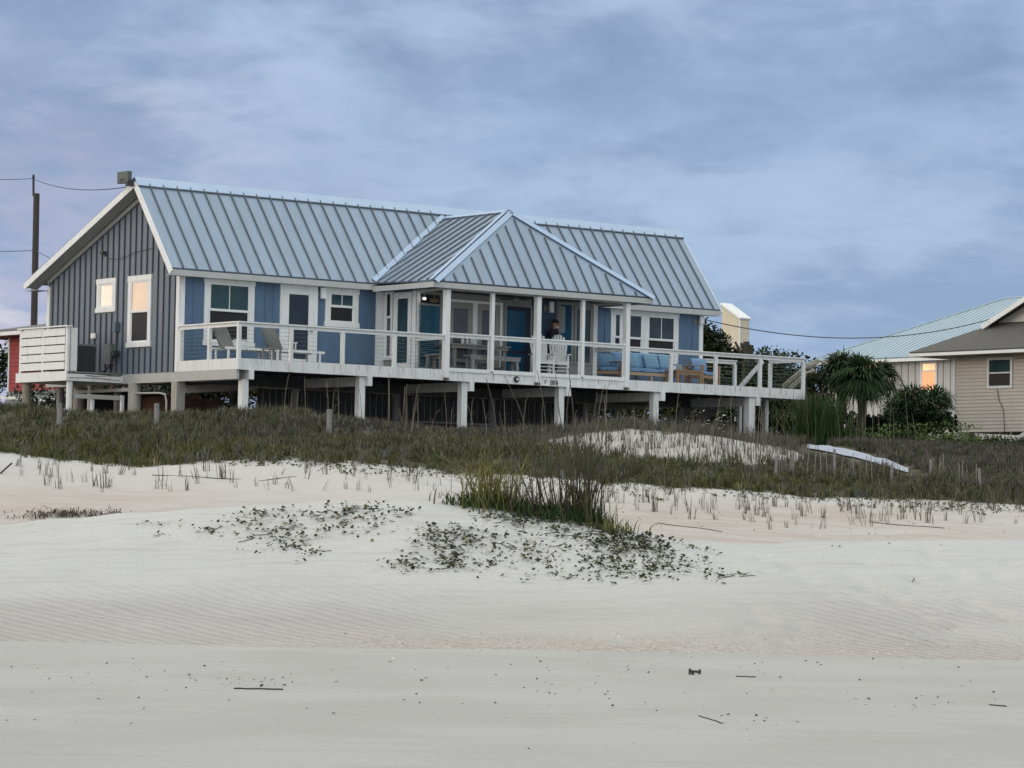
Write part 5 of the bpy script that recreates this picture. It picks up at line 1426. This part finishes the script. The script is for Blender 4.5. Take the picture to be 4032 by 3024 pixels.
def palm(px, py_top, d, rad, n_f, label, seed, base=None, trunk=True, name='palm_tree', c=(.035,.070,.028), zmin=-.7, dead=.04, cat='palm'):
    r = np.random.default_rng(seed)
    T = PX(px, py_top, d); gz = GZ(T.x, T.y)
    t = empty(name, (T.x,T.y,gz), 0, label, cat, None)
    h = T.z-gz
    if trunk:
        mb = MB(); pts = [(r.normal(0,.02)*(i>0),0,-.2+(h+.15)*i/7) for i in range(8)]
        mb.tube(pts, [.17,.15,.14,.14,.145,.15,.19,.21], 10); mb.build('trunk', BARK, t)
        # boot stubs
        V_, Q_, C_ = fronds(26, rad*.42, r, (.10,.085,.06), -1.35, -.5, 7, .03, .5, .8)
        V_[:,2] += h; fast_mesh('dead_frond', V_, 4, Q_, LM, parent=t, col=C_)
    V_, Q_, C_ = fronds(n_f, rad, r, c, zmin, 1.35, dead=dead)
    V_[:,2] += max(h,.15); fast_mesh('crown', V_, 4, Q_, LM, parent=t, col=C_)
    return t
palm(1862, 818, 97, 1.12, 110, 'tall palm with round dark crown and bare trunk in front of the pale house', 1, zmin=-.9)
palm(1818, 808, 98, 1.05, 90, 'palm with full dark crown merging with the tall palm on its left side', 2, zmin=-.9)
palm(1903, 818, 98.5, .92, 80, 'smaller palm crown merging with the tall palm on its right side', 12, trunk=False, zmin=-.8)
palm(1752, 848, 98, 1.25, 34, 'drooping palm with pale dead fronds beside the right end of the deck', 3, dead=.35, c=(.05,.085,.04), trunk=False)
palm(1975, 880, 100, 1.2, 48, 'low fan palm with pale old fronds below the window with the sunset reflection', 4, dead=.22, trunk=False)
palm(2018, 890, 100, 1.2, 50, 'low fan palm against the left corner of the tan house', 5, trunk=False, dead=.03)
palm(1945, 892, 101, 1.0, 44, 'low fan palm between the palm trunk and the window with the sunset reflection', 6, trunk=False)
palm(1660, 822, 101, 1.3, 50, 'fan palm seen through the right end of the deck railing', 7, trunk=False, c=(.045,.08,.03))
palm(1590, 828, 103, 1.4, 50, 'fan palm behind the armchair end of the deck', 8, trunk=False, c=(.035,.065,.025))
palm(1710, 872, 96, 1.1, 40, 'small fan palm beneath the right corner of the deck', 13, trunk=False, dead=.12)
# pale bent frond stalks
DEADF = mat('pale_dead_frond', (.36,.34,.27), .8, .2, 8)
for i,(a,b,c) in enumerate((((1690,832),(1735,795),(1768,782)),((1704,836),(1742,805),(1760,800)),((1742,788),(1765,778),(1782,783)))):
    pa_, pb_, pc_ = PX(*a,94), PX(*b,94), PX(*c,94)
    mb = MB(); mb.tube([(0,0,0),tuple(pb_-pa_),tuple(pc_-pa_)],[.02,.045,.05],6)
    for k in range(9):
        q = (pb_-pa_)*(k/9+.05); mb.add([tuple(q),tuple(q+Vector((.05,0,-.02))),tuple(q+Vector((-.02,0,-.20)))],[(0,1,2)])
    o = mb.build('dead_frond', DEADF, None); o.location = pa_
    tag(o, ('long pale dead frond seen through the last bay of the deck railing','shorter pale dead frond just below the longest one','pale dead frond arching out past the corner of the deck')[i], 'dead frond')
def bush(name, px, py, d, rx, rz_, n_, label, seed, c=(.03,.05,.022), leaf=.14, trunk=0, cat='bush', group=None):
    """leaf clumps spread through an uneven volume; py = centre"""
    r = np.random.default_rng(seed); Cn = PX(px, py, d); gz = GZ(Cn.x, Cn.y)
    t = empty(name, (Cn.x,Cn.y,gz), 0, label, cat, group)
    lobes = [(r.normal(0,rx*.42), r.normal(0,rx*.4), r.normal(0,rz_*.40), r.uniform(.35,.62)) for _ in range(11)]
    pts = []; cc = []
    for (lx,ly,lz,s) in lobes:
        k = n_//11; v = r.normal(0,1,(k,3)); v /= np.linalg.norm(v,axis=1)[:,None]; v *= (r.uniform(.3,1,(k,1))**.5)
        pts.append(np.c_[lx+v[:,0]*rx*s, ly+v[:,1]*rx*s, lz+v[:,2]*rz_*s*1.1]); cc.append(np.tile(np.array(c)*r.uniform(.6,1.45),(k,1)))
    pts = np.concatenate(pts); cc = np.concatenate(cc); pts[:,2] += Cn.z-gz
    pts[:,2] = np.maximum(pts[:,2], .02)
    V_, Q_, C_ = leaves(pts, leaf, cc, seed, 1.0)
    fast_mesh('foliage', V_, 4, Q_, LM, parent=t, col=C_)
    if trunk:
        mb = MB(); hc = Cn.z-gz; mb.tube([(0,0,-.1),(.05,0,hc*.5),(0,.05,hc)],[.12,.09,.05],8)
        for k in range(5): 
            a = R(72*k); mb.tube([(0,0,hc*.55),(math.cos(a)*rx*.4,math.sin(a)*rx*.4,hc*1.02)],[.05,.02],6)
        mb.build('trunk', BARK, t)
    return t
bush('tree', 1540, 752, 104, 1.0, 1.1, 4200, 'dark rounded tree rising just behind the right end of the blue house', 21, c=(.028,.042,.018), trunk=1, cat='tree')
bush('bush', 1570, 835, 104, 1.8, 1.2, 5500, 'dark bush behind the deck railing below the rounded tree', 22)
bush('bush', 1690, 862, 99, 1.8, 1.2, 6000, 'dark bush behind the right end of the deck', 23)
bush('bush', 1895, 930, 99, 1.6, .45, 3600, 'dark low bush at the foot of the tall palm', 24, c=(.022,.04,.02))
bush('bush', 1975, 912, 99, 1.1, .75, 4200, 'dark low bush beside the tan house', 25, c=(.022,.042,.02))
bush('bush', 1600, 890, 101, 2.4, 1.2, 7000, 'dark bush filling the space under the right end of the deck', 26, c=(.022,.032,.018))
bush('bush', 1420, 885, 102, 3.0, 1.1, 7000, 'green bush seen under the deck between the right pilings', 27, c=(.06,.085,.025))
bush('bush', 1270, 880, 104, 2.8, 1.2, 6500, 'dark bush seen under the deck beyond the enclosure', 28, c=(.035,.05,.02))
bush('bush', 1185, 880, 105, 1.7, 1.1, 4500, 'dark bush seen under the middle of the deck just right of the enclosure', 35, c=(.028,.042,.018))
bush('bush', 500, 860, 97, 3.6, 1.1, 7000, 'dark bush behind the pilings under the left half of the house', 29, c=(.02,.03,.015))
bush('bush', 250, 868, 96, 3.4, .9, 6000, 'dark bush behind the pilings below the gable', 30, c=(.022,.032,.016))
bush('bush', 8, 800, 118, .9, 1.1, 1600, 'dark green bush at the left edge beside the red house', 31, c=(.03,.05,.02))
bush('bush', 1990, 945, 94, 2.6, .28, 3000, 'bright green low bushes in a band below the palms', 32, c=(.075,.115,.025), leaf=.08)
bush('bush', 2150, 958, 92, 1.9, .25, 2000, 'green low bushes in front of the tan house piers', 33, c=(.06,.095,.028), leaf=.08)
bush('bush', 1830, 950, 93, 1.5, .25, 1500, 'green low bushes right of the spiky green clump', 34, c=(.06,.09,.03), leaf=.08)
# spiky bright green clump beside the deck
p = on_ground(1768, 966, 84, 99) or GP(1768, 92)
plant('spiky_grass_clump', 'bright green spiky clump beside the right end of the deck', 'spiky plant', p,
      [('leaf', 1300, 1.1, .026, .42, (.030,.062,.016), .36, .45, .1, .55), ('dry_leaf', 120, 1.3, .018, .35, (.17,.15,.08), .6, .5, .1, .4)])
# broken palm trunk with stubs
T = PX(1612, 790, 102); gz = GZ(T.x,T.y)
bt = empty('broken_palm_trunk', (T.x,T.y,gz), 0, 'dark broken trunk with short upright stubs in front of the yellow chimney', 'tree stump')
mb = MB(); h = PX(1612,765,102).z-gz; mb.tube([(0,0,-.1),(0,0,h)],[.13,.15],9); mb.build('trunk', BARK, bt)
for (x,y,x2,y2,w_) in ((1608,765,1601,741,.05),(1613,765,1612,738,.11),(1619,768,1622,745,.10),(1604,772,1588,738,.04)):
    a = PX(x,y,102)-Vector((T.x,T.y,gz)); b = PX(x2,y2,102)-Vector((T.x,T.y,gz)); mb = MB(); mb.tube([tuple(a),tuple(b)],[w_*1.2,w_],7); mb.build('stub', BARK, bt)
# tall stalks in front of the palms
for i in range(16):
    x = r.uniform(1720, 2010); d = r.uniform(86,92); p = GP(x, d); h = r.uniform(.7,1.7); lx = r.normal(0,.12)
    mb = MB(); mb.tube([(0,0,-.05),(lx*.4,0,h*.5),(lx,0,h)],[.008,.007,.004],4); o = mb.build('grass_stalk', PST, None); o.location = p
    tag(o, 'tall thin dry stalk standing in front of the palms and spiky clump', 'stalk', 'dry stalks in front of the palms')

# driftwood, sticks, shells
STK = mat('dark_stick', (.05,.042,.036), .85, .3, 8)
sticks = [(505,1489,612,1491,.010,'long thin straight stick lying on the near beach, left of centre'),(1590,1462,1632,1464,.008,'short dark stick on the near beach right of centre'),(2138,1524,2172,1527,.008,'thin bent twig on the near beach at the far right'),
          (0,1024,26,1000,.02,'dark stick poking out of the sand at the left edge'),(1971,1258,1976,1248,.008,'tiny upright twig on the smooth sand at the right'),(1510,1548,1560,1564,.006,'faint thin root lying on the near beach below the dark litter'),
          (330,1027,520,1036,.010,'long thin runner across the pinkish sand at the left'),(560,1040,640,1030,.008,'curved runner on the pinkish sand near the middle left'),(1420,1130,1560,1150,.010,'thin runner across the sand right of the central shrub'),(1880,1128,2040,1142,.010,'thin runner on the sand near the right edge')]
for (x0,y0,x1,y1,rr,lab) in sticks:
    a = on_ground(x0,y0); b = on_ground(x1,y1)
    if a is None or b is None: continue
    pts = []
    for k in range(9):
        t = k/8; q = a.lerp(b,t); q.z = max(GZ(q.x,q.y)+rr*.5, q.z if abs(y1-y0)>8 and x1-x0<60 and 'upright' in lab else -9); q.y += r.normal(0,.02); pts.append(tuple(q-a))
    if 'upright' in lab or 'poking' in lab: pts = [(0,0,0),tuple((PX(x1,y1,a.y)-a)*.5),tuple(PX(x1,y1,a.y)-a)]
    mb = MB(); mb.tube(pts, rr, 6); o = mb.build('stick', STK, None); o.location = a; tag(o, lab, 'stick', None)
# angular dark litter
a = on_ground(1500, 1458)
mb = MB(); mb.box(-.06,.06,-.02,.02,.02,.045); mb.box(-.06,-.045,-.02,.02,0,.06); mb.box(.045,.062,-.02,.02,.01,.06); mb.box(-.03,-.01,-.03,.03,0,.02)
o = mb.build('litter_piece', DARKM, None); o.location = a; o.rotation_euler=(0,R(4),R(10)); tag(o,'small angular black piece of litter on the near beach right of centre','litter')
# seaweed heap at the left
a = on_ground(150, 1113, 50, 62) or GP(150, 56)
r3 = np.random.default_rng(4); nb_ = 420
base = np.c_[r3.normal(0,.55,nb_), r3.normal(0,.25,nb_), np.zeros(nb_)]; base[:,2] = ground(base[:,0]+a.x, base[:,1]+a.y)-a.z
V_, T_i, C_ = blades(base,1,.09,.02,2.4,np.tile(np.array((.085,.065,.05)),(nb_,1)),.5,66,.6)
o = fast_mesh('driftweed_heap', V_, 3, T_i, GRASSM, col=C_); o.location = a; tag(o,'low heap of dark dry weed and twigs on the pinkish sand at the left','weed heap')
# small dark bits and shells over the beach
def bits(n_, fn, size, colr, seed, flat=.4):
    r = np.random.default_rng(seed); P = []
    for _ in range(n_):
        x, y = fn(r); p = on_ground(x, y)
        if p is not None: P.append((p.x,p.y,p.z+.004))
    P = np.array(P); V_, Q_, C_ = leaves(P, size, np.tile(np.array(colr),(len(P),1)), seed+1, flat); return V_, Q_, C_
def nearb(r):
    y = 1420+abs(r.normal(0,90)); return r.uniform(0,2212), min(y,1650)
_nb = nearb
def nearb(r):
    if r.uniform() < .45: return _nb(r)
    c_x, c_y, s_x, s_y = [(1700,1440,160,9),(1350,1452,90,8),(560,1478,60,7),(1600,1560,60,7),(1950,1520,120,12),(300,1470,160,14),(1180,1500,90,16)][int(r.integers(7))]
    return r.normal(c_x,s_x), r.normal(c_y,s_y)
V_, Q_, C_ = bits(230, nearb, .038, (.09,.075,.06), 71)
tag(fast_mesh('seaweed_bits', V_, 4, Q_, LEAF, col=C_), 'small dark bits of weed scattered over the near beach', 'debris', kind='stuff')
V_, Q_, C_ = bits(160, lambda r: (r.uniform(1060,2212), r.normal(1130,22)), .05, (.12,.09,.07), 73)
tag(fast_mesh('driftweed_bits', V_, 4, Q_, LEAF, col=C_), 'dry weed bits strewn over the pinkish sand on the right', 'debris', kind='stuff')
V_, Q_, C_ = bits(420, lambda r: (r.uniform(600,2212), r.normal(1388,13)), .035, (.62,.58,.52), 75, .3)
tag(fast_mesh('shell_fragments', V_, 4, Q_, LEAF, col=C_), 'pale shell fragments along the pinkish wrack line', 'shells', kind='stuff')

# split multi-piece parts into one object per piece
def split_loose(o):
    me = o.data; bm = bmesh.new(); bm.from_mesh(me); bm.verts.ensure_lookup_table()
    seen = set(); comps = []
    for v in bm.verts:
        if v.index in seen: continue
        st_ = [v]; comp = []
        while st_:
            a = st_.pop()
            if a.index in seen: continue
            seen.add(a.index); comp.append(a.index)
            for e_ in a.link_edges:
                b_ = e_.other_vert(a)
                if b_.index not in seen: st_.append(b_)
        comps.append(set(comp))
    bm.free()
    if len(comps) < 2: return
    for k, comp in enumerate(comps[1:]):
        m2 = me.copy(); b2 = bmesh.new(); b2.from_mesh(m2)
        bmesh.ops.delete(b2, geom=[v for v in b2.verts if v.index not in comp], context='VERTS'); b2.to_mesh(m2); b2.free()
        c = o.copy(); c.data = m2; COL.objects.link(c); c.parent = o.parent
    m2 = me.copy(); b2 = bmesh.new(); b2.from_mesh(m2)
    bmesh.ops.delete(b2, geom=[v for v in b2.verts if v.index not in comps[0]], context='VERTS'); b2.to_mesh(m2); b2.free(); o.data = m2
SPL = ('batten','corner_board','soffit','rake_board','screen_frame','porch_beam','porch_fascia','deck_fascia','bay_corner_post','gable_end','brace_board','frieze_board','stair_rail','window_blind','cable_line')
for o in list(COL.objects):
    if o.type == 'MESH' and o.name.split('.')[0] in SPL and not o.children: split_loose(o)
